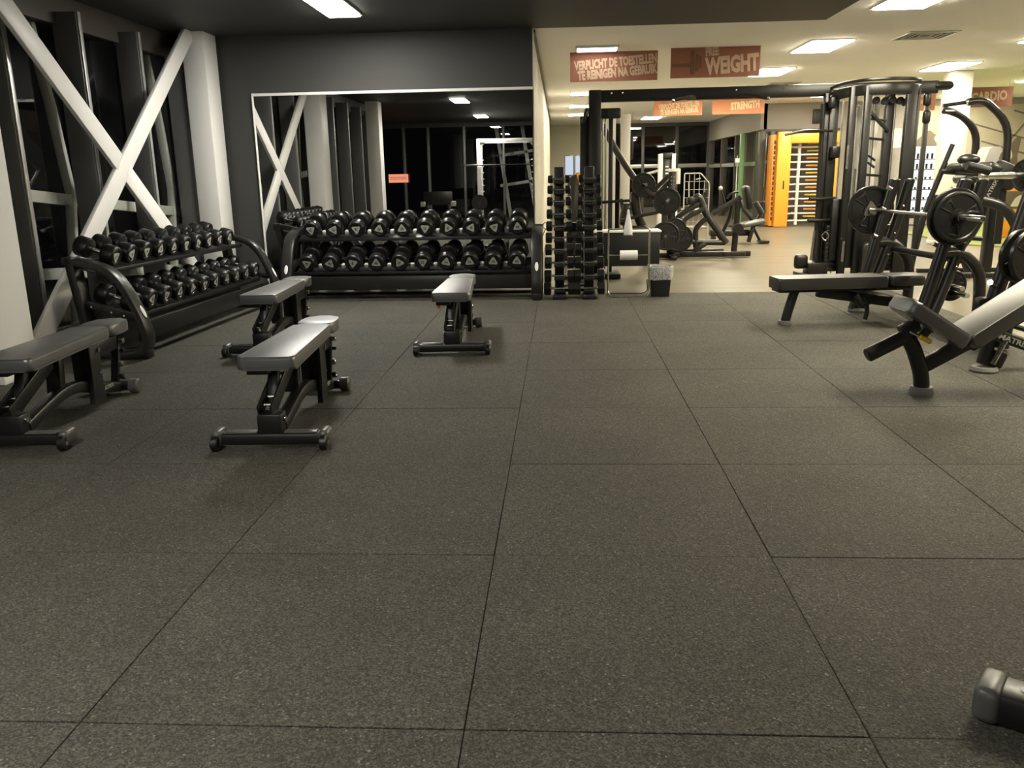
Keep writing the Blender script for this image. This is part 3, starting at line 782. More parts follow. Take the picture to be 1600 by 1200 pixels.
# right tower: a half-round cage of posts
cx, cy = 3.88, YR
ts = [('a', 3.33, cy), ('b', 3.50, cy - .34), ('c', 3.62, cy - .42), ('d', 4.06, cy - .42), ('e', 4.18, cy - .33)]
arc = [(3.28, cy - .05, 2.30), (3.36, cy - .25, 2.335), (3.55, cy - .42, 2.35), (3.85, cy - .48, 2.355), (4.10, cy - .42, 2.352), (4.22, cy - .30, 2.35)]
B().tube(arc, .02, h=.035, fil=.08, up=(0, 0, 1)).build('top_hoop', M_BLK2, rg)
B().tube([(x, y, z - .11) for x, y, z in arc], .02, h=.12, fil=.08, up=(0, 0, 1)).build('top_hoop', M_BLK, rg)
B().prism([(3.28, cy - .05), (3.36, cy - .25), (3.55, cy - .40), (3.85, cy - .46), (4.10, cy - .40), (4.22, cy - .28), (4.2, cy + .1), (3.3, cy + .1)], .0, .06, None, .006).build('tower_base', M_BLK, rg)
for x, y, w in ((3.335, cy - .02, .11), (3.455, cy - .33, .085), (3.60, cy - .41, .085), (3.93, cy - .20, .10), (4.10, cy - .40, .12), (4.20, cy - .30, .07)):
    B().box((x, y, 1.16), (w, .075, 2.26), .01).build('tower_post', M_BLK, rg)
B().cyl((3.205, cy - .12, .25), (3.175, cy - .12, 2.12), .030, n=10).build('slider_post', M_GRAPH, rg)
for x, y in ((3.53, cy - .15), (3.40, cy - .15), (3.74, cy - .1), (3.80, cy - .1), (3.98, cy - .12), (4.03, cy - .12)):
    B().cyl((x, y, .08), (x, y, 2.15), .011, n=8).build('guide_rod', M_CHR, rg)
for x in (3.37, 3.73, 4.0):
    stk = B()
    for k in range(11): stk.box((x + .03, cy - .13, .13 + k * .052), (.20, .12, .048), .004)
    stk.build('weight_stack', M_IRON, rg)
for x, w in ((3.69, .13), (3.845, .10)):
    B().box((x, cy + .02, 1.42), (w, .03, 1.36), .006).build('white_shroud', M_SHROUD, rg)
for x, z in ((3.66, 2.12), (3.74, 2.13), (3.84, 2.12), (3.93, 2.13), (4.02, 2.12), (4.08, 2.10)):
    B().cyl((x, cy - .30, z), (x, cy - .26, z), .045, n=14, bev=.006).build('pulley', M_PLAS, rg)
for x, y, z in ((3.27, cy - .16, 2.13), (4.33, cy - .28, 2.13), (4.34, cy - .28, 1.93)):
    B().box((x, y, z), (.09, .06, .15), .03, seg=3).build('pulley_plate', M_BLK, rg)
B().box((4.35, cy - .25, 1.12), (.05, .05, 1.9), .004).build('perforated_column', M_GRAPH, rg)
for z, ln in ((1.92, .16), (1.70, .18), (1.28, .16)):
    B().beam((3.62, cy - .42, z), (3.88, cy - .25, z - .02), .025, .03, .004).build('cross_tie', M_BLK, rg)
B().beam((3.64, cy - .43, 1.98), (3.92, cy - .25, 1.78), .03, .04, .004).build('brace', M_GRAPH, rg)
B().tube([(2.70, cy - .30, 1.76), (2.95, cy - .25, 1.81), (3.30, cy - .15, 1.80)], .016, 8, fil=.1).build('pull_down_bar', M_GRAPH, rg)
for z in (1.0, .74):
    B().cyl((3.05, cy - .25, z), (3.38, cy - .15, z), .024, n=10).build('plate_peg', M_BLK2, rg)
B().tube([(3.22, cy - .42, .62), (3.17, cy - .42, .56), (3.22, cy - .42, .50), (3.27, cy - .42, .56), (3.22, cy - .42, .62)], .008, 6, fil=.03).build('hand_grip', M_CHR, rg)
B().box((3.02, cy - .15, .23), (.17, .09, .18), .06, seg=3).build('low_pulley_plate', M_BLK, rg)
B().box((3.20, cy - .15, .14), (.24, .22, .16), .01).build('low_pulley_box', M_BLK, rg)
B().box((3.02, cy - .15, .05), (.1, .3, .1), .01).build('foot', M_BLK, rg)
B().cyl((3.13, cy - .2, .25), (3.15, cy - .2, .62), .018, n=10).build('chrome_post', M_CHR, rg)
B().cyl((3.44, cy - .43, .25), (3.44, cy - .43, .50), .018, n=10).build('chrome_post', M_CHR, rg)
B().box((3.72, cy - .30, .55), (.52, .05, .78), .012).build('shroud', M_BLK, rg)
B().box((3.27, cy + .02, 1.15), (.10, .10, 2.2), .01).build('tower_post', M_BLK, rg)
B().box((3.35, cy - .12, 1.55), (.10, .12, .14), .015).build('slider_carriage', M_BLK, rg)
B().box((3.40, cy - .20, .62), (.13, .08, .75), .012).build('shroud', M_BLK, rg)
B().prism(rounded_poly([(-.085, 0), (.085, 0), (.085, .42), (-.085, .42)], .07), -.05, .05, Matrix.Translation((3.70, cy - .56, .07)) @ Matrix(((1, 0, 0, 0), (0, 0, -1, 0), (0, 1, 0, 0), (0, 0, 0, 1))), .02).build('foot_guard', M_GRAPH, rg)
for x, z0, z1 in ((3.42, 1.35, 1.62), (3.52, .95, 1.35), (3.56, 1.5, 1.9)):
    B().cyl((x, cy - .40, z0), (x, cy - .40, z1), .013, n=8).build('chrome_rod', M_CHR, rg)
for z in (1.42, 1.50):
    B().tube([(3.66, cy - .40, z), (3.72, cy - .46, z - .06)], .014, 8).build('hook_peg', M_BLK, rg)
B().beam((4.5, YR, 2.30), (4.72, YR - .03, 2.30), .16, .10, .05).build('beam_end', M_BLK, rg)

# pale weight-stack shrouds behind the left tower
sh = thing('weight_tower', 'tall white weight-stack machine tower right behind the black left tower', 'cable machine', (1.01, 15.5, 0))
B().box((-.12, 0, 1.20), (.17, .36, 2.24), .012).build('shroud', M_SHROUD, sh)
B().box((.135, -.05, 1.20), (.17, .24, 2.28), .012).build('shroud', M_SHROUD, sh)
B().box((0, .09, 1.15), (.10, .12, 2.1), .006).build('stack_recess', M_GRAPH, sh)
B().box((0, 0, .05), (.7, .8, .1), .01).build('base', M_BLK, sh)
B().box((.25, -.02, 1.78), (.06, .14, .4), .006).build('side_panel', M_GRAPH, sh)
sh2 = thing('weight_tower', 'grey-white weight-stack tower standing before the far windows', 'cable machine', (2.44, 20.0, 0))
for s in (-1, 1): B().box((s * .145, 0, .90), (.085, .25, 1.72), .01).build('shroud', M_SHROUD, sh2)
B().box((0, .04, .9), (.2, .12, 1.66), .006).build('stack_cover', M_GRAPH, sh2)
B().box((0, 0, .05), (.6, .8, .1), .01).build('base', M_BLK, sh2)
B().box((0, -.02, 1.72), (.24, .2, .12), .01).build('top_cap', M_BLK, sh2)
for k in range(10): B().box((.0, -.04, .8 + k * .075), (.07, .02, .03), .003).build('weight_tag', M_SHROUD, sh2)
B().tube([(-.5, .2, 1.30), (-.05, .2, 1.42)], .03, 8).build('arm', M_SHROUD, sh2)

# grey-orange upholstered machine behind the tree
om = thing('orange_panel_machine', 'machine with a grey back and orange side panel behind the dumbbell tree', 'machine', (.26, 13.2, 0))
B().prism(rounded_poly([(-.14, .35), (.10, .35), (.12, 1.02), (.0, 1.36), (-.12, 1.30)], .05), -.10, .10, Matrix(((1, 0, 0, 0), (0, 0, 1, 0), (0, 1, 0, 0), (0, 0, 0, 1))), .01).build('back_shell', M_GRAPH, om)
B().prism([(.08, .35), (.135, .35), (.15, 1.04), (.03, 1.38), (-.02, 1.37), (.09, 1.02)], -.105, .105, Matrix(((1, 0, 0, 0), (0, 0, 1, 0), (0, 1, 0, 0), (0, 0, 0, 1))), .006).build('orange_panel', M_ORANGE, om)
B().box((0, 0, .18), (.5, .6, .36), .02).build('base', M_BLK, om)
for s in (-1, 1):
    pass
# screens on the far sage wall
for x, lab in ((.235, 'left lit screen of two cardio consoles before the sage wall'), (.49, 'right lit screen of two cardio consoles before the sage wall')):
    c = thing('cardio_console', lab, 'screen', (x, 22.0, 0))
    B().box((0, .06, .7), (.08, .08, 1.4), .01).build('mast', M_BLK, c)
    B().box((0, .02, 1.56), (.23, .05, .50), .012).build('casing', M_BLK, c)
    B().box((0, -.008, 1.56), (.20, .006, .46)).build('display', M_SCREEN, c)
# ================================================================ OLYMPIC FLAT BENCH (right)
MX = Matrix(((1, 0, 0, 0), (0, 0, -1, 0), (0, 1, 0, 0), (0, 0, 0, 1)))     # poly x->x, y->z, extrude -> -y
def foot(p, r, parent, h=.035):
    return B().lathe([(r, 0), (r * 1.05, h * .4), (r * .92, h)], p, (0, 0, 1), 18).build('rubber_foot', M_FOOT, parent, label='grey rubber foot')
fb = thing('flat_press_bench', 'flat barbell bench with black uprights, right of centre', 'weight bench', (1.90, 7.60, 0), .115)
pad([(0.0, -.145), (.99, -.145), (.99, .145), (0., .145)], .325, .425, .022, .03).build('back_pad', M_PAD2, fb)
pad([(1.005, -.14), (1.33, -.14), (1.33, .14), (1.005, .14)], .335, .425, .025, .04, Matrix.Translation((0, 0, 0))).build('head_pad', M_PAD2, fb)
B().box((.62, 0, .312), (1.20, .20, .03), .006).build('pad_board', M_PLAS, fb)
lg = B().tube([(.20, 0, .31), (.15, 0, .14), (.125, 0, .02)], .042, 14, fil=.06).build('front_leg', M_BLK2, fb)
foot((.12, 0, 0), .058, fb)
B().beam((.40, 0, .285), (1.15, 0, .17), .07, .09, .012).build('spine', M_BLK, fb)
B().cyl((.72, -.08, .26), (.78, -.10, .17), .030, n=12).build('adjuster', M_BLK2, fb)
B().tube([(.80, -.03, .26), (.86, -.05, .12), (.84, -.05, .03)], .02, 8, fil=.05).build('rear_leg', M_BLK2, fb)
for s in (-1, 1):
    y = s * .57
    for dx, r in ((0, .052), (.15, .046)):
        B().tube([(1.02 + dx * .6, y, .02), (1.10 + dx * .75, y, .30), (1.23 + dx, y, .85), (1.32 + dx, y, 1.24)], r, 14, fil=.2).build('upright', M_BLK2, fb)
        B().sphere((1.32 + dx, y, 1.24), r, (1, 1, .35), 12).build('upright_cap', M_GRAPH, fb)
    foot((1.06, y, 0), .085, fb)
    B().tube([(1.20, y, .66), (1.34, y, .67), (1.53, y, .52), (1.555, y, .28), (1.555, y, .02)], .048, 14, fil=.16).build('rear_arch', M_BLK2, fb)
    foot((1.555, y, 0), .065, fb)
    for z in (.72, .97, 1.16):
        B().cyl((1.17 + (z - .72) * .24, y - s * .045, z), (1.13 + (z - .72) * .24, y - s * .045, z + .02), .020, n=10).build('bar_hook', M_CHR, fb)
    bl = B()
    for z in (.55, .75, 1.0): bl.sphere((1.20 + (z - .5) * .24 + .08, y - .05, z), .013, n=8)
    bl.build('bolts', M_CHR, fb)
B().cyl((1.13, -.57, .18), (1.13, .57, .18), .045, n=12).build('cross_tube', M_BLK2, fb)
B().cyl((1.35, -.57, .60), (1.35, .57, .60), .03, n=12).build('cross_tube', M_BLK2, fb)
# barbell on the hooks
bb = thing('barbell', 'chrome barbell resting on the uprights of the flat bench', 'barbell', (3.035, 7.64, .968), .115)
B().cyl((0, -.66, 0), (0, .66, 0), .0145, n=12).build('shaft', M_CHR, bb)
for s in (-1, 1):
    B().lathe([(.015, .655), (.036, .655), (.036, .675), (.025, .68), (.025, 1.07), (.018, 1.08)], (0, 0, 0), (0, s, 0), 18).build('sleeve', M_CHR, bb)
P45 = plate_mesh(.225, .036)
def plate(me, lab, loc, rot, grp=None, hub=None):
    t = thing('weight_plate', lab, 'weight plate', loc, 0, grp)
    t.rotation_euler = rot
    put('plate_disc', me, t)
    if hub:
        B().prism(rounded_poly([(hub * math.cos(a), hub * math.sin(a)) for a in (pi / 2, pi / 2 + 2 * pi / 3, pi / 2 + 4 * pi / 3)], hub * .35), -.021, .021, Matrix(((1, 0, 0, 0), (0, 0, 1, 0), (0, 1, 0, 0), (0, 0, 0, 1))) @ Matrix.Rotation(.4, 4, 'Z'), .003, 1).build('hub_cover', M_HUB, t, label='grey triangular hub')
    return t
c_, s_ = math.cos(.115), math.sin(.115)
def on_bar(y, x=0, z=0): return (3.035 - s_ * y + c_ * x, 7.64 + c_ * y + s_ * x, .968 + z)
plate(P45, 'large black plate with a grey hub, far end of the flat bench barbell', on_bar(.705), (0, .3, .115), 'plates on the flat bench barbell', .10)
plate(P45, 'large black plate with grips, near end of the flat bench barbell, inner one', on_bar(-.705), (0, .9, .115), 'plates on the flat bench barbell')
plate(plate_mesh(.20, .030), 'smaller black plate outermost on the near end of the flat bench barbell', on_bar(-.742), (0, .2, .115), 'plates on the flat bench barbell')
cl = thing('barbell_collar', 'dark collar clamp on the near end of the flat bench barbell', 'collar', on_bar(-.79), .115)
B().lathe([(.026, -.02), (.042, -.02), (.046, 0), (.042, .02), (.026, .02), (.026, -.02)], (0, 0, 0), (0, 1, 0), 18, False).build('ring', M_GRAPH, cl)
B().tube([(.03, -.0, .02), (.06, -.01, .045), (.13, -.015, .035)], .010, 8, fil=.02).build('lever', M_GRAPH, cl)
plate(plate_mesh(.135, .03), 'small black plate stored low behind the flat bench near upright', (3.36, 7.42, .36), (0, 0, .115), None)
for y, z, x in ((.25, .30, 1.45), (-.25, .36, 1.40)):
    B().cyl((x, -.57, z), (x, -.30 + 0 * y, z), .022, n=10).build('storage_peg', M_CHR, fb)

# ================================================================ INCLINE BENCH (front right)
ib = thing('incline_press_bench', 'incline press bench cut by the right edge, pale sloping pad', 'weight bench', (2.21, 5.12, 0), .08)
B().tube([(0, 0, .02), (-.012, 0, .13), (-.075, 0, .29), (-.12, 0, .36)], .046, 14, fil=.10).build('front_leg', M_BLK2, ib)
foot((0, 0, 0), .068, ib, .05)
B().cyl((-.365, -.02, .255), (-.115, 0, .372), .044, n=18, bev=.006).build('slide_tube', M_GRAPH, ib)
B().cyl((-.366, -.02, .2545), (-.364, -.02, .2555), .032, n=16).build('tube_plug', M_PLAS, ib)
B().beam((-.03, 0, .165), (.30, 0, .345), .055, .085, .01).build('spine', M_BLK2, ib)
B().beam((.25, 0, .31), (1.35, 0, .98), .08, .10, .01).build('spine', M_BLK, ib)
ang = math.atan2(.66, 1.0)
Rb = Matrix.Rotation(-ang, 3, 'Y')
def along(d, n): return V(.185 + math.cos(ang) * d - math.sin(ang) * n, 0, .375 + math.sin(ang) * d + math.cos(ang) * n)
pb = B(); Mb = Matrix.Translation(along(0, 0)) @ Rb.to_4x4()
pb.prism(rounded_poly([(0, -.15), (1.05, -.14), (1.05, .14), (0, .15)], .03), -.085, 0, Mb, .018, 3).build('back_pad', M_PAD, ib)
B().box(along(.5, -.10), (.9, .2, .02), .004, Rb).build('pad_board', M_PLAS, ib)
ang2 = math.atan2(-.215, .33)
Ms = Matrix.Translation((-.155, 0, .605)) @ Matrix.Rotation(-ang2, 4, 'Y')
B().prism(rounded_poly([(0, -.15), (.42, -.17), (.42, .17), (0, .15)], .04), -.085, 0, Ms, .022, 3).build('seat_pad', M_PAD, ib)
B().beam((-.11, 0, .37), (-.06, 0, .53), .05, .06, .01, (1, 0, 0)).build('seat_post', M_GRAPH, ib)
B().beam((-.04, .0, .36), (.04, 0, .46), .06, .05, .01, (1, 0, 0)).build('seat_link', M_GRAPH, ib)
B().box((-.12, -.01, .415), (.11, .09, .07), .015, Matrix.Rotation(-.45, 3, 'Y')).build('seat_carriage', M_BLK, ib)
B().beam((.0, -.03, .40), (.075, -.03, .43), .03, .03, .005).build('bracket', M_GRAPH, ib)
lv = B().cyl((-.145, -.07, .405), (-.055, -.075, .362), .009, n=8).build('lever_rod', M_CHR, ib)
B().cyl((-.085, -.075, .376), (-.015, -.078, .340), .015, n=10, bev=.004).build('lever_grip', M_YEL, ib, label='yellow lever grip')
# far upright of the incline bench with its stored plates
foot((.70, .54, 0), .085, ib)
B().beam((.69, .55, .05), (.73, .55, .25), .06, .07, .012, (1, 0, 0)).build('rear_link', M_BLK2, ib)
B().beam((.76, .56, .03), (.80, .56, .14), .10, .10, .02, (1, 0, 0)).build('foot_block', M_BLK, ib)
B().cyl((.73, .50, .06), (.80, .50, .22), .018, n=8).build('adjuster', M_CHR, ib)
mt = B().tube([(.70, .53, .265), (.745, .53, .255), (1.30, .53, -.0 + .05)], .036, h=.07, fil=.06, up=(0, 1, 0)).build('side_beam', M_BLK2, ib)
put('lettering', text_mesh('MATRIX', .05, M_LGREY, .001, 1.3), mt, (.855, .4925, .213), (pi / 2, math.atan2(.205, .555), 0))
B().tube([(.76, .56, .345), (1.35, .56, .16)], .02, 8).build('side_rail', M_BLK2, ib)
for dx in (0, .14):
    B().tube([(1.07 + dx, 1.20, .02), (1.10 + dx, 1.20, .35), (1.22 + dx, 1.20, .85), (1.31 + dx, 1.20, 1.22)], .055, 14, fil=.2).build('upright', M_BLK2, ib)
B().box((1.03, 1.18, .36), (.14, .10, .10), .03).build('storage_block', M_BLK, ib)
B().cyl((1.08, 1.15, .50), (.96, 1.02, .54), .022, n=10).build('storage_peg', M_CHR, ib)
B().cyl((1.14, 1.20, .72), (1.10, .92, .72), .022, n=10).build('storage_peg', M_CHR, ib)
P40 = plate_mesh(.19, .034)
o = V(2.21, 5.12, 0)
plate(P40, 'black plate stored on the right edge upright, grey hub showing', (3.30, 6.12, .73), (0, .2, .35), 'plates stored on the right edge upright', .085)
plate(P40, 'black plate stored behind the grey-hubbed plate at the right edge', (3.27, 6.20, .73), (0, .9, .35), 'plates stored on the right edge upright')

# ================================================================ SHOULDER PRESS AND DIP TOWER (behind, right)
sp = thing('shoulder_press_machine', 'black shoulder press bench behind the flat bench, lettered side panel', 'weight machine', (4.55, 9.4, 0))
def S(pts, r, n='frame_tube', fil=.1, m=M_BLK2, h=None, up=None): return B().tube([(x - 4.55, y - 9.4, z) for x, y, z in pts], r, 12, h, fil, up).build(n, m, sp)
S([(4.12, 9.4, 1.58), (4.06, 9.4, 1.40), (3.86, 9.4, .75), (3.80, 9.4, .02)], .024)
S([(4.28, 9.9, 1.40), (4.12, 9.9, .9), (3.98, 9.9, .02)], .030)
S([(4.02, 9.4, 1.31), (4.55, 9.5, 1.27), (4.75, 9.55, 1.24)], .030)
S([(4.15, 9.1, 1.36), (4.38, 9.1, 1.30)], .045, 'grip', .0, M_PLAS)
S([(4.02, 9.5, 1.02), (4.35, 9.5, 1.0)], .045, 'grip', .0, M_PLAS)
pn = B().box((.0, .0, 1.10), (.20, .05, .30), .012, Matrix.Rotation(.28, 3, 'Y')).build('side_panel', M_PLAS, sp)
put('lettering', text_mesh('MATRIX', .055, M_LGREY, .001, 1.2), pn, (0, -.028, 1.10), (pi / 2, -1.15, 0))
S([(4.28, 9.05, 1.02), (4.55, 9.05, .95), (4.74, 9.05, .68), (4.76, 9.05, .02)], .052, 'rear_arch', .2)
S([(4.44, 9.6, .95), (4.36, 9.6, .52), (4.36, 9.6, .02)], .035, 'post', .1)
S([(4.22, 9.6, .62), (4.62, 9.6, .58)], .030, 'cross_tube', 0)
S([(4.62, 9.6, .98), (4.55, 9.6, .70), (4.42, 9.6, .50)], .045, 'seat_strut', .1)
foot((-.19, .2, 0), .075, sp); foot((.21, -.35, 0), .07, sp); foot((-.75, 0, 0), .05, sp); foot((-.57, .5, 0), .05, sp)
B().box((.02, .1, 1.33), (.16, .30, .10), .04, Matrix.Rotation(.5, 3, 'Y'), 3).build('head_pad', M_PADK, sp)
B().box((-.28, .0, 1.33), (.26, .34, .10), .04, Matrix.Rotation(.1, 3, 'Y'), 3).build('arm_pad', M_PADK, sp)
B().sphere((-.25, .0, 1.42), .095, (1.2, 1, .65), 14).build('roller_pad', M_PADK, sp)
bb2 = thing('barbell', 'thick chrome bar end with a plate at the right edge of the photo', 'barbell', (4.62, 9.3, 1.25), .35)
B().cyl((-.30, 0, 0), (.95, 0, 0), .034, n=16, bev=.006).build('sleeve', M_CHR, bb2)
plate(plate_mesh(.17, .04), 'black plate on the thick chrome bar at the right edge', (4.90, 9.40, 1.25), (0, .3, .35 - pi / 2), None)
dp = thing('dip_tower', 'black chin and dip tower with two curved overhead handles, right', 'weight machine', (5.3, 11.1, 0))
def D(pts, r, n='frame_tube', fil=.1, m=M_BLK2): return B().tube([(x - 5.3, y - 11.1, z) for x, y, z in pts], r, 12, None, fil).build(n, m, dp)
D([(5.49, 11, .4), (5.48, 11, 1.40), (5.46, 11, 1.86), (5.14, 11, 2.13), (4.95, 11, 2.11)], .045, 'overhead_tube', .28)
D([(5.14, 11, 2.13), (4.92, 11, 2.11)], .032, 'chrome_grip', 0, M_CHR)
D([(4.95, 11, 2.11), (4.66, 11, 2.075)], .022, 'hand_grip', 0, M_PLAS)
D([(5.30, 11.5, .4), (5.33, 11.5, 1.40), (5.33, 11.5, 1.76), (5.14, 11.5, 1.98), (4.86, 11.5, 2.07)], .045, 'overhead_tube', .25)
D([(5.02, 11.5, 2.03), (4.80, 11.3, 2.02)], .026, 'hand_grip', 0, M_PLAS)
D([(5.10, 11.0, 1.36), (4.75, 10.95, 1.33)], .030, 'dip_bar', 0)
D([(5.30, 11.0, 1.30), (4.95, 10.9, 1.28)], .030, 'dip_bar', 0)
B().prism(rounded_poly([(-.12, 0), (.05, 0), (.12, .30), (-.02, .30)], .03), -.14, .14, Matrix.Translation((-.04, -.05, 1.28)) @ MX, .02).build('back_pad', M_LGREY, dp, label='grey upholstered back pad')
B().box((.14, 0, 1.24), (.34, .5, .30), .06, Matrix.Rotation(.4, 3, 'Y'), 3).build('housing', M_PLAS, dp)
B().box((-.15, 0, 1.22), (.35, .4, .12), .05, Matrix.Rotation(-.15, 3, 'Y'), 3).build('knee_pad', M_PADK, dp)
B().box((.2, .15, .65), (.12, .12, 1.28), .015).build('rear_post', M_BLK, dp)
B().beam((-.45, 0, .9), (-.1, 0, .06), .06, .06, .01).build('step_strut', M_BLK2, dp)
for s in (-.3, .3): B().box((-.1, s, .03), (1.0, .08, .06), .01).build('base_rail', M_BLK, dp)

# ================================================================ TURF, VENDING MACHINE, MURAL, ORANGE BOARD
tf = thing('turf_strip', 'strip of green artificial turf on the floor at the right', 'turf', (9.6, 17.8, 0))
B().prism([(-2.30, .75), (-2.38, -2.3), (-1.7, -3.15), (2.2, -3.6), (3.2, 3.4), (-.2, 3.4)], -.009, .014, None, .004, 1).build('turf_mat', M_TURF, tf)
vm = thing('vending_machine', 'white lit drinks vending machine left of the cream column', 'vending machine', (8.60, 21.55, 0))
B().box((0, 0, .92), (.92, .75, 1.82), .02).build('cabinet', M_VENDB, vm)
B().box((.06, -.379, 1.02), (.74, .012, 1.50), .004).build('lit_front', M_VENDL, vm)
B().box((-.40, -.385, 1.0), (.12, .02, 1.6), .006).build('side_strip', M_GRAPH, vm)
for k in range(6):
    z = 1.60 - k * .235
    sh_ = B().box((.06, -.40, z - .065), (.74, .04, .022), .003).build('shelf', M_GFRAME, vm)
    g = B()
    for j in range(6): g.cyl((-.22 + j * .11, -.405, z - .05), (-.22 + j * .11, -.405, z + (.07 if k < 2 else .0)), .026, n=8)
    g.build('bottles', M_PLAS if k < 2 else M_GRAPH, sh_)
B().box((.06, -.39, .22), (.7, .03, .12), .006).build('delivery_flap', M_PLAS, vm)
mu = thing('wall_mural', 'large sepia photo mural high on the right wall', 'mural', (10.4, 22.0, 1.9))
B().box((.15, .0, .02), (4.1, .03, 1.75), .004).build('mural_panel', M_MURAL, mu)
def blot(pts, m, n='print_figure', d=-.022): B().prism(rounded_poly(pts, .08), 0, .006, Matrix.Translation((0, d + .006, 0)) @ MX, 0).build(n, m, mu)
blot([(-1.75, -.5), (-1.65, .1), (-1.35, .35), (-1.2, .2), (-1.05, .3), (-1.0, -.1), (-1.3, -.35)], M_MURD)
blot([(-1.25, .15), (-.9, .45), (-.6, .4), (-.7, -.1), (-1.1, -.05)], M_MURL, d=-.026)
blot([(-1.85, -.75), (-1.4, -.25), (-.9, -.4), (-.6, -.75)], M_MURL, d=-.027)
blot([(-.95, .05), (-.75, .2), (-.5, .0), (-.65, -.35), (-.9, -.25)], M_MURD, d=-.03)
blot([(.05, -.75), (.25, -.35), (.55, -.15), (.75, .15), (.85, .1), (.8, -.35), (.9, -.75)], M_MURD)
blot([(.45, -.3), (.62, -.12), (.7, -.35), (.55, -.5)], M_MURL, d=-.03)
for a, b_ in (((-.3, .45), (2.1, -.25)), ((-.1, .05), (2.1, -.6)), ((.6, .75), (2.1, .30)), ((.5, -.05), (1.0, .6)), ((1.4, -.45), (2.0, .1)), ((1.5, -.6), (2.1, -.1))):
    B().beam((a[0], -.024, a[1]), (b_[0], -.024, b_[1]), .035, .006, .001, (0, 1, 0)).build('print_line', M_MURD, mu)
ob = thing('orange_board', 'orange information board with a small photo, at the right edge', 'sign', (8.75, 16.85, .015), .0)
B().box((0, 0, .50), (.92, .05, 1.0), .008).build('board', M_ORANGE, ob)
B().box((-.03, -.028, .70), (.62, .008, .33), .002).build('photo_print', M_MURD, ob)
B().prism(rounded_poly([(-.2, .58), (-.12, .74), (-.02, .80), (.05, .66), (.18, .74), (.22, .58)], .03), 0, .004, Matrix.Translation((0, -.032, 0)) @ MX).build('photo_figure', M_MURL, ob)
B().box((-.22, -.028, .40), (.14, .006, .16), .002).build('print_patch', M_BANT, ob)
B().box((.02, -.028, .40), (.22, .006, .16), .002).build('print_patch', mat('orange_print', (.7, .25, .06), .6), ob)

# ================================================================ TURNSTILE
tu = thing('turnstile', 'orange full-height turnstile with steel arms at the entrance', 'turnstile', (5.80, 21.28, 0))
B().box((-.42, .0, 1.12), (.32, .14, 2.24), .012).build('side_post', M_ORANGE, tu)
B().box((-.62, .3, 1.10), (.10, .5, 2.16), .01).build('side_screen', M_ORANGE, tu)
sl = B()
for k in range(16): sl.box((-.645, -.035 + .0, .2 + k * .12), (.03, .05, .085), .004)
sl.build('slots', M_INK, tu)
B().box((.30, .0, 2.08), (1.15, .16, .22), .012).build('head_beam', M_ORANGE, tu)
B().box((.86, .1, 1.12), (.05, .14, 2.24), .008).build('side_post', M_ORANGE, tu)
B().cyl((.02, .25, .03), (.02, .25, 2.0), .040, n=14).build('rotor_shaft', M_SHROUD, tu)
for k in range(11):
    z = .13 + k * .175
    a = B().cyl((.02, .25, z), (-.27, .10, z), .020, n=8)
    a.cyl((.02, .25, z), (.55, .20, z), .020, n=8).cyl((.02, .25, z), (.05, .75, z), .020, n=8)
    a.build('rotor_arm', M_SHROUD, tu)
for k in range(11):
    z = .22 + k * .175
    B().cyl((.26, .45, z), (.80, .15, z), .020, n=8).build('barrier_bar', M_ORANGE if k % 3 else M_YEL, tu)
B().box((-.12, .6, .7), (.10, .05, 1.3), .01).build('red_post', M_RED, tu)
B().box((-.40, -.075, 1.0), (.03, .01, .20), .003).build('card_reader', M_PLAS, tu)
# ================================================================ PLATE-LOADED MACHINES IN THE HALL
P17 = plate_mesh(.215, .05); P15 = plate_mesh(.19, .05)
FACE = (0, .4, -.05)
lm = thing('lever_pull_machine', 'plate-loaded pull machine with a long sloping lever, behind the counter', 'weight machine', (1.35, 13.9, 0))
def Lm(pts, r, n='frame_tube', fil=.12, m=M_BLK2, h=None): return B().tube([(x - 1.35, y - 13.9, z) for x, y, z in pts], r, 12, h, fil, None if h is None else (0, 1, 0)).build(n, m, lm)
Lm([(.62, 14.0, 2.18), (.98, 13.9, 1.55), (1.25, 13.8, 1.17), (1.46, 13.7, .99), (1.62, 13.7, .94)], .052, 'lever_arm', .3, M_GRAPH)
Lm([(1.38, 13.8, .95), (1.50, 13.8, 1.08), (1.72, 13.8, 1.30)], .036, 'handle_arm', .1, M_GRAPH)
Lm([(1.46, 13.9, .93), (1.58, 13.9, 1.04), (1.78, 13.9, 1.24)], .036, 'handle_arm', .1, M_GRAPH)
Lm([(1.20, 13.9, 1.02), (1.22, 13.9, .75), (1.42, 13.9, .30), (1.48, 13.9, .04)], .075, 'main_post', .25, M_GRAPH)
B().box((-.16, 0, .98), (.11, .12, .15), .02).build('pivot_block', M_GRAPH, lm)
B().box((.44, 0, .68), (.12, .10, 1.36), .012).build('rear_post', M_BLK, lm)
bo_ = B()
for z in (1.22, 1.16, 1.28):
    for x in (.42, .46): bo_.cyl((x, -.052, z), (x, -.058, z), .012, n=8)
bo_.build('bolts', M_CHR, lm)
Lm([(.95, 13.6, .62), (1.3, 13.6, .70), (1.55, 13.6, .74)], .025, 'side_bar', .1)
Lm([(.98, 13.9, .95), (1.02, 13.9, .72), (1.05, 13.9, .4), (1.3, 13.9, .04)], .03, 'cable_arch', .15)
B().box((-.30, .0, .70), (.16, .26, .36), .06, Matrix.Rotation(.2, 3, 'Y'), 3).build('chest_pad', M_PADK, lm)
B().box((-.12, .0, .48), (.34, .30, .09), .035, seg=3).build('seat_pad', M_PADK, lm)
B().box((.0, .0, .04), (1.2, .10, .08), .015).build('base_beam', M_BLK, lm)
for s in (-.4, .45): B().box((s, 0, .03), (.10, .8, .06), .012).build('base_foot', M_BLK, lm)
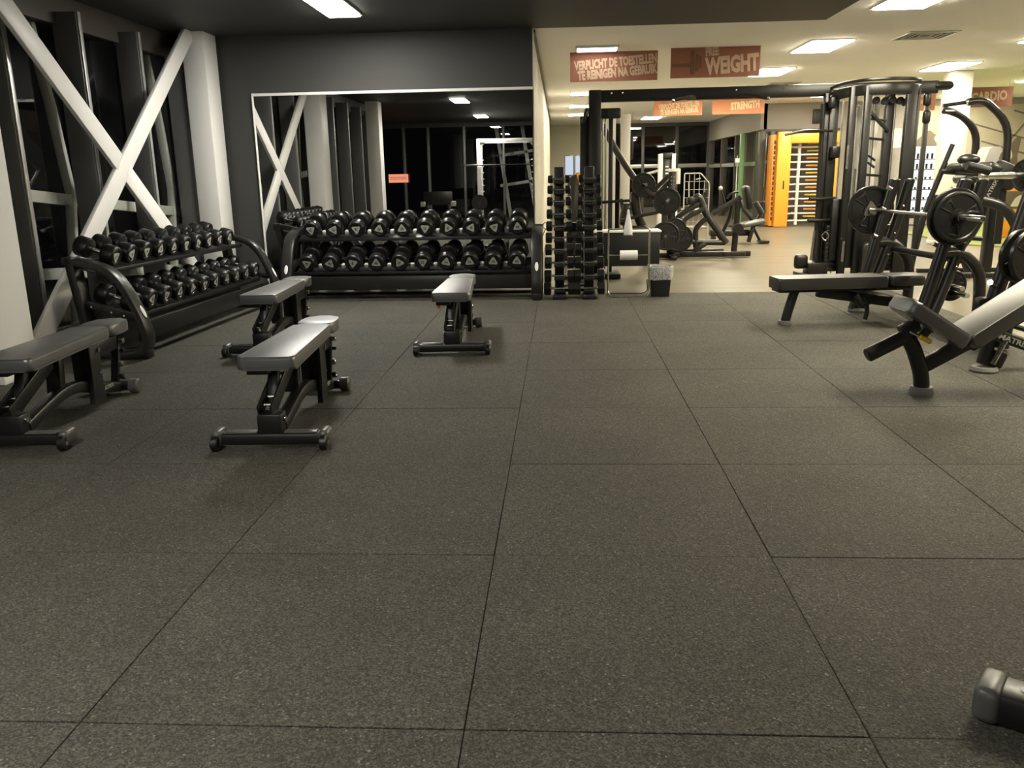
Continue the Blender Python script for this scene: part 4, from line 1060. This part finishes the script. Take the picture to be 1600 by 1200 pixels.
B().cyl((.34, -.35, .93), (.34, .1, .93), .025, n=10).build('loading_sleeve', M_CHR, lm)
B().cyl((.0, -.25, 1.17), (.0, .2, 1.17), .025, n=10).build('loading_sleeve', M_CHR, lm)
plate(P17, 'black weight plate with spokes, largest on the lever pull machine', (1.68, 13.62, .905), FACE, 'plates on the lever pull machine')
plate(P15, 'black weight plate upper left on the lever pull machine, under the lever', (1.32, 13.72, 1.16), FACE, 'plates on the lever pull machine')
plate(P17, 'black weight plate low beside the counter end, nearest of its stack', (1.58, 12.9, .42), (0, .3, .1), 'plates low beside the counter')
plate(P15, 'black weight plate low beside the counter end, behind its neighbour', (1.76, 13.25, .48), (0, .8, .1), 'plates low beside the counter')
B().cyl((.23, -1.0, .42), (.25, .0, .42), .025, n=10).build('loading_sleeve', M_CHR, lm)

ro = thing('seated_row_machine', 'black plate-loaded row machine with crossing tubes in the middle of the hall', 'weight machine', (2.45, 13.9, 0))
def Ro(pts, r, n='frame_tube', fil=.1, m=M_BLK2): return B().tube([(x - 2.45, y - 13.9, z) for x, y, z in pts], r, 12, None, fil).build(n, m, ro)
B().box((.05, -.0, .05), (1.15, .10, .09), .015).build('base_beam', M_BLK, ro)
B().box((-.15, .45, .05), (.85, .10, .09), .015).build('base_beam', M_BLK, ro)
B().box((.36, -.0, .05), (.34, .16, .08), .015).build('base_foot', M_GRAPH, ro)
Ro([(2.12, 13.9, .90), (2.22, 13.9, .98), (2.32, 13.9, .72), (2.68, 13.9, .22)], .058, 'main_tube', .1, M_GRAPH)
Ro([(2.34, 14.0, 1.02), (2.30, 14.0, .90)], .035, 'handle_tip', 0)
Ro([(1.86, 13.9, .45), (1.87, 13.9, .62), (1.98, 13.9, .72), (2.24, 13.9, .86)], .045, 'swing_arm', .12, M_GRAPH)
Ro([(1.95, 13.7, .40), (1.96, 13.7, .60), (2.06, 13.7, .68), (2.28, 13.7, .78)], .038, 'swing_arm', .12, M_GRAPH)
Ro([(2.00, 13.9, .27), (2.30, 13.9, .24), (2.66, 13.9, .23)], .045, 'lower_tube', .1, M_GRAPH)
Ro([(2.20, 13.9, .08), (2.18, 13.9, .45), (2.26, 13.9, .55), (2.38, 13.9, .64)], .045, 'seat_post', .1)
Ro([(2.46, 14.0, .68), (2.66, 14.0, .80), (2.90, 14.0, .94)], .040, 'press_arm', .05, M_GRAPH)
Ro([(2.72, 14.2, .92), (2.78, 14.2, 1.0), (2.90, 14.2, 1.02)], .018, 'hand_grip', .05)
Ro([(2.84, 13.9, .90), (2.83, 13.9, .5), (2.81, 13.9, .09)], .050, 'front_post', .1)
Ro([(2.62, 14.1, .30), (2.76, 14.1, .62), (2.78, 14.1, .85)], .030, 'rear_strut', .1)
Ro([(2.72, 14.3, .82), (2.64, 14.3, 1.06)], .014, 'adjust_lever', 0)
B().sphere((.18, .4, 1.08), .035, n=10).build('lever_knob', M_PAPER, ro)
B().sphere((-.10, .1, .76), .03, n=10).build('lever_knob', M_PAPER, ro)
B().box((-.36, 0, .90), (.12, .16, .12), .03).build('pivot_block', M_BLK, ro)
B().cyl((.40, -.1, .45), (.40, .06, .45), .085, n=16, bev=.01).build('pulley', M_BLK, ro)
B().box((.53, .0, .93), (.10, .30, .38), .04, Matrix.Rotation(-.2, 3, 'Y'), 3).build('chest_pad', M_PADK, ro)
B().beam((-.30, 0, .10), (-.10, 0, .22), .10, .08, .01).build('gusset', M_BLK, ro)
B().cyl((-.56, -.35, .33), (-.56, .1, .33), .024, n=10).build('loading_sleeve', M_CHR, ro)
B().box((-.56, .1, .22), (.12, .10, .36), .01).build('sleeve_post', M_BLK, ro)
plate(P17, 'black weight plate with spokes, near the floor on the row machine', (1.89, 13.62, .33), (0, .9, 0), 'plates on the row machine')

pc = thing('preacher_bench', 'black bench with a pale seat pad and arm pads, right of the row machine', 'weight bench', (3.6, 16.4, 0))
B().box((.04, 0, .39), (.42, .34, .09), .035, Matrix.Rotation(-.20, 3, 'Y'), 3).build('seat_pad', M_PAD, pc)
B().beam((.06, 0, .34), (-.02, 0, .03), .08, .07, .01, (1, 0, 0)).build('front_leg', M_BLK2, pc)
B().beam((.06, 0, .30), (.22, .1, .04), .05, .05, .01, (1, 0, 0)).build('rear_leg', M_BLK2, pc)
B().box((.28, .1, .03), (.18, .3, .05), .01).build('foot', M_BLK, pc)
B().box((-.35, .2, .20), (.75, .26, .12), .03, seg=3).build('flat_pad', M_PADK, pc)
B().box((-.65, .2, .07), (.06, .3, .14), .01).build('flat_leg', M_BLK, pc)
for s, x in ((0, .06), (1, .24)):
    B().cyl((x, -.05 + s * .2, .78), (x + (.14 if s == 0 else .02), -.05 + s * .2, .55), .055, n=14, bev=.012).build('roller_pad', M_PADK, pc)
B().tube([(-.24, .1, .86), (-.10, .1, .62), (.06, .1, .44)], .04, 10, fil=.1).build('lever_tube', M_BLK2, pc)
B().tube([(.22, .1, .56), (.16, .1, .46), (.12, .0, .36)], .035, 10, fil=.05).build('support_tube', M_BLK2, pc)

wr = thing('wire_rack', 'pale wire mesh storage rack behind the row machine', 'rack', (2.75, 17.6, 0))
B().tube([V(x, 0, z) for x, z in ((-.24, .05), (-.24, 1.32), (.08, 1.32), (.26, 1.12), (.26, .05))], .012, 8, fil=.03).build('outer_frame', M_LGREY, wr)
ms = B()
for k in range(4): ms.cyl((-.14 + k * .10, .0, .1), (-.14 + k * .10, 0, 1.30 if k < 3 else 1.18), .005, n=6)
for k in range(7): ms.cyl((-.24, 0, .2 + k * .16), (.26 if k < 6 else .2, 0, .2 + k * .16), .005, n=6)
ms.build('mesh_wires', M_LGREY, wr)
for z in (.25, .6): B().box((0, .2, z), (.48, .4, .02), .004).build('shelf', M_LGREY, wr)
B().tube([(-.16, -.05, 1.15), (-.14, -.05, .75), (.0, -.05, .55), (.2, -.1, .5)], .012, 8, fil=.2).build('hose', M_LGREY, wr)
B().cyl((-.02, -.02, 1.20), (.08, -.02, 1.22), .012, n=8).build('hook', M_LGREY, wr)
dsp = thing('paper_dispenser', 'white paper dispenser column beside the wire rack', 'dispenser', (2.28, 17.4, 0))
B().box((0, 0, 1.27), (.22, .16, .30), .01).build('holder', M_SHROUD, dsp)
B().box((0, -.083, 1.28), (.12, .006, .18), .002).build('notice', M_BANT, dsp)
B().cyl((-.01, 0, .45), (-.01, 0, .98), .085, n=18, bev=.01).build('roll', M_PAPER, dsp)
B().cyl((0, 0, .02), (0, 0, 1.15), .022, n=10).build('stem', M_BLK, dsp)
B().cyl((0, 0, 0), (0, 0, .03), .18, n=18).build('foot', M_BLK, dsp)
po = thing('barrier_post', 'thin pale post with a square white sign in the side glazing', 'post', (4.35, 21.6, 0))
B().cyl((0, 0, 0), (0, 0, 1.72), .014, n=8).build('pole', M_LGREY, po)
B().box((0, -.02, 1.60), (.10, .01, .10), .003).build('sign_plate', M_PAPER, po)
B().cyl((0, 0, 0), (0, 0, .03), .15, n=14).build('foot', M_BLK, po)

# ================================================================ THINGS BEHIND THE CAMERA, SEEN IN THE MIRROR
pw = thing('power_rack', 'white power rack seen in the mirror at the upper right', 'rack', (-1.45, -4.1, 0))
for x in (-.80, .80):
    u = B().box((x, 0, 1.17), (.09, .09, 2.34), .006).build('upright', M_WHITE, pw)
    B().box((x, -.7, 1.17), (.09, .09, 2.34), .006).build('upright', M_WHITE, pw)
    B().box((x, -.35, 2.29), (.08, .62, .08), .006).build('side_rail', M_WHITE, pw)
    B().box((x, -.3, .03), (.12, 1.1, .06), .01).build('foot', M_BLK, pw)
    g = B()
    for k in range(7): g.cyl((x, .045, .75 + k * .17), (x, .075, .75 + k * .17), .014, n=8).cyl((x + (.05 if x < 0 else -.05), 0, .75 + k * .17), (x + (.14 if x < 0 else -.14), 0, .75 + k * .17), .012, n=8)
    g.build('pins', M_WHITE, pw)
    B().prism([(0, 0), (.16, 0), (0, -.16)] if x < 0 else [(0, 0), (-.16, 0), (0, -.16)], -.006, .006, Matrix.Translation((x + (.045 if x < 0 else -.045), 0, 2.24)) @ MX).build('gusset', M_LGREY, pw)
B().box((0, 0, 2.29), (1.52, .08, .10), .006).build('front_rail', M_WHITE, pw)
B().box((0, -.7, 2.29), (1.52, .08, .10), .006).build('rear_rail', M_WHITE, pw)
bb3 = thing('barbell', 'barbell across the white power rack, seen in the mirror', 'barbell', (-1.45, -4.02, 1.64))
B().cyl((-.66, .03, 0), (.66, .03, 0), .014, n=10).build('shaft', M_BLK, bb3)
for s in (-1, 1):
    B().cyl((s * .70, .03, 0), (s * 1.20, .03, 0), .025, n=12).build('sleeve', M_CHR, bb3)
    B().cyl((s * .665, .03, 0), (s * .70, .03, 0), .04, n=12).build('inner_collar', M_BLK, bb3)
plate(P45, 'weight plate on the power rack post, seen in the mirror', (-2.25, -3.98, .62), (0, .2, 0), None)
sg = thing('lit_sign', 'small lit orange-red sign on the rear glass, seen in the mirror', 'sign', (-4.95, -6.40, 1.20))
B().box((0, 0, .12), (.60, .03, .25), .004).build('panel', M_SIGNR, sg)
B().box((0, .018, .15), (.52, .004, .02)).box((0, .018, .10), (.52, .004, .02)).build('print_lines', M_PAPER, sg)
sg2 = thing('lit_sign', 'narrow lit red sign near the left columns, seen in the mirror', 'sign', (-7.0, -6.38, 1.15))
B().box((0, 0, .16), (.16, .03, .36), .004).build('panel', M_SIGNR, sg2)
lp = thing('lat_screen', 'grey upright screen panel on a machine, seen in the mirror above the dumbbells', 'weight machine', (-3.35, -3.6, 0))
B().box((0, 0, .77), (.78, .06, .36), .012).build('screen_panel', M_GRAPH, lp)
for s in (-1, 1):
    B().box((s * .42, .02, .62), (.14, .1, .14), .02).build('grip_block', M_LGREY, lp)
    B().box((s * .3, 0, .30), (.08, .1, .60), .01).build('leg', M_BLK, lp)
B().box((0, 0, .03), (.9, .7, .06), .01).build('base', M_BLK, lp)
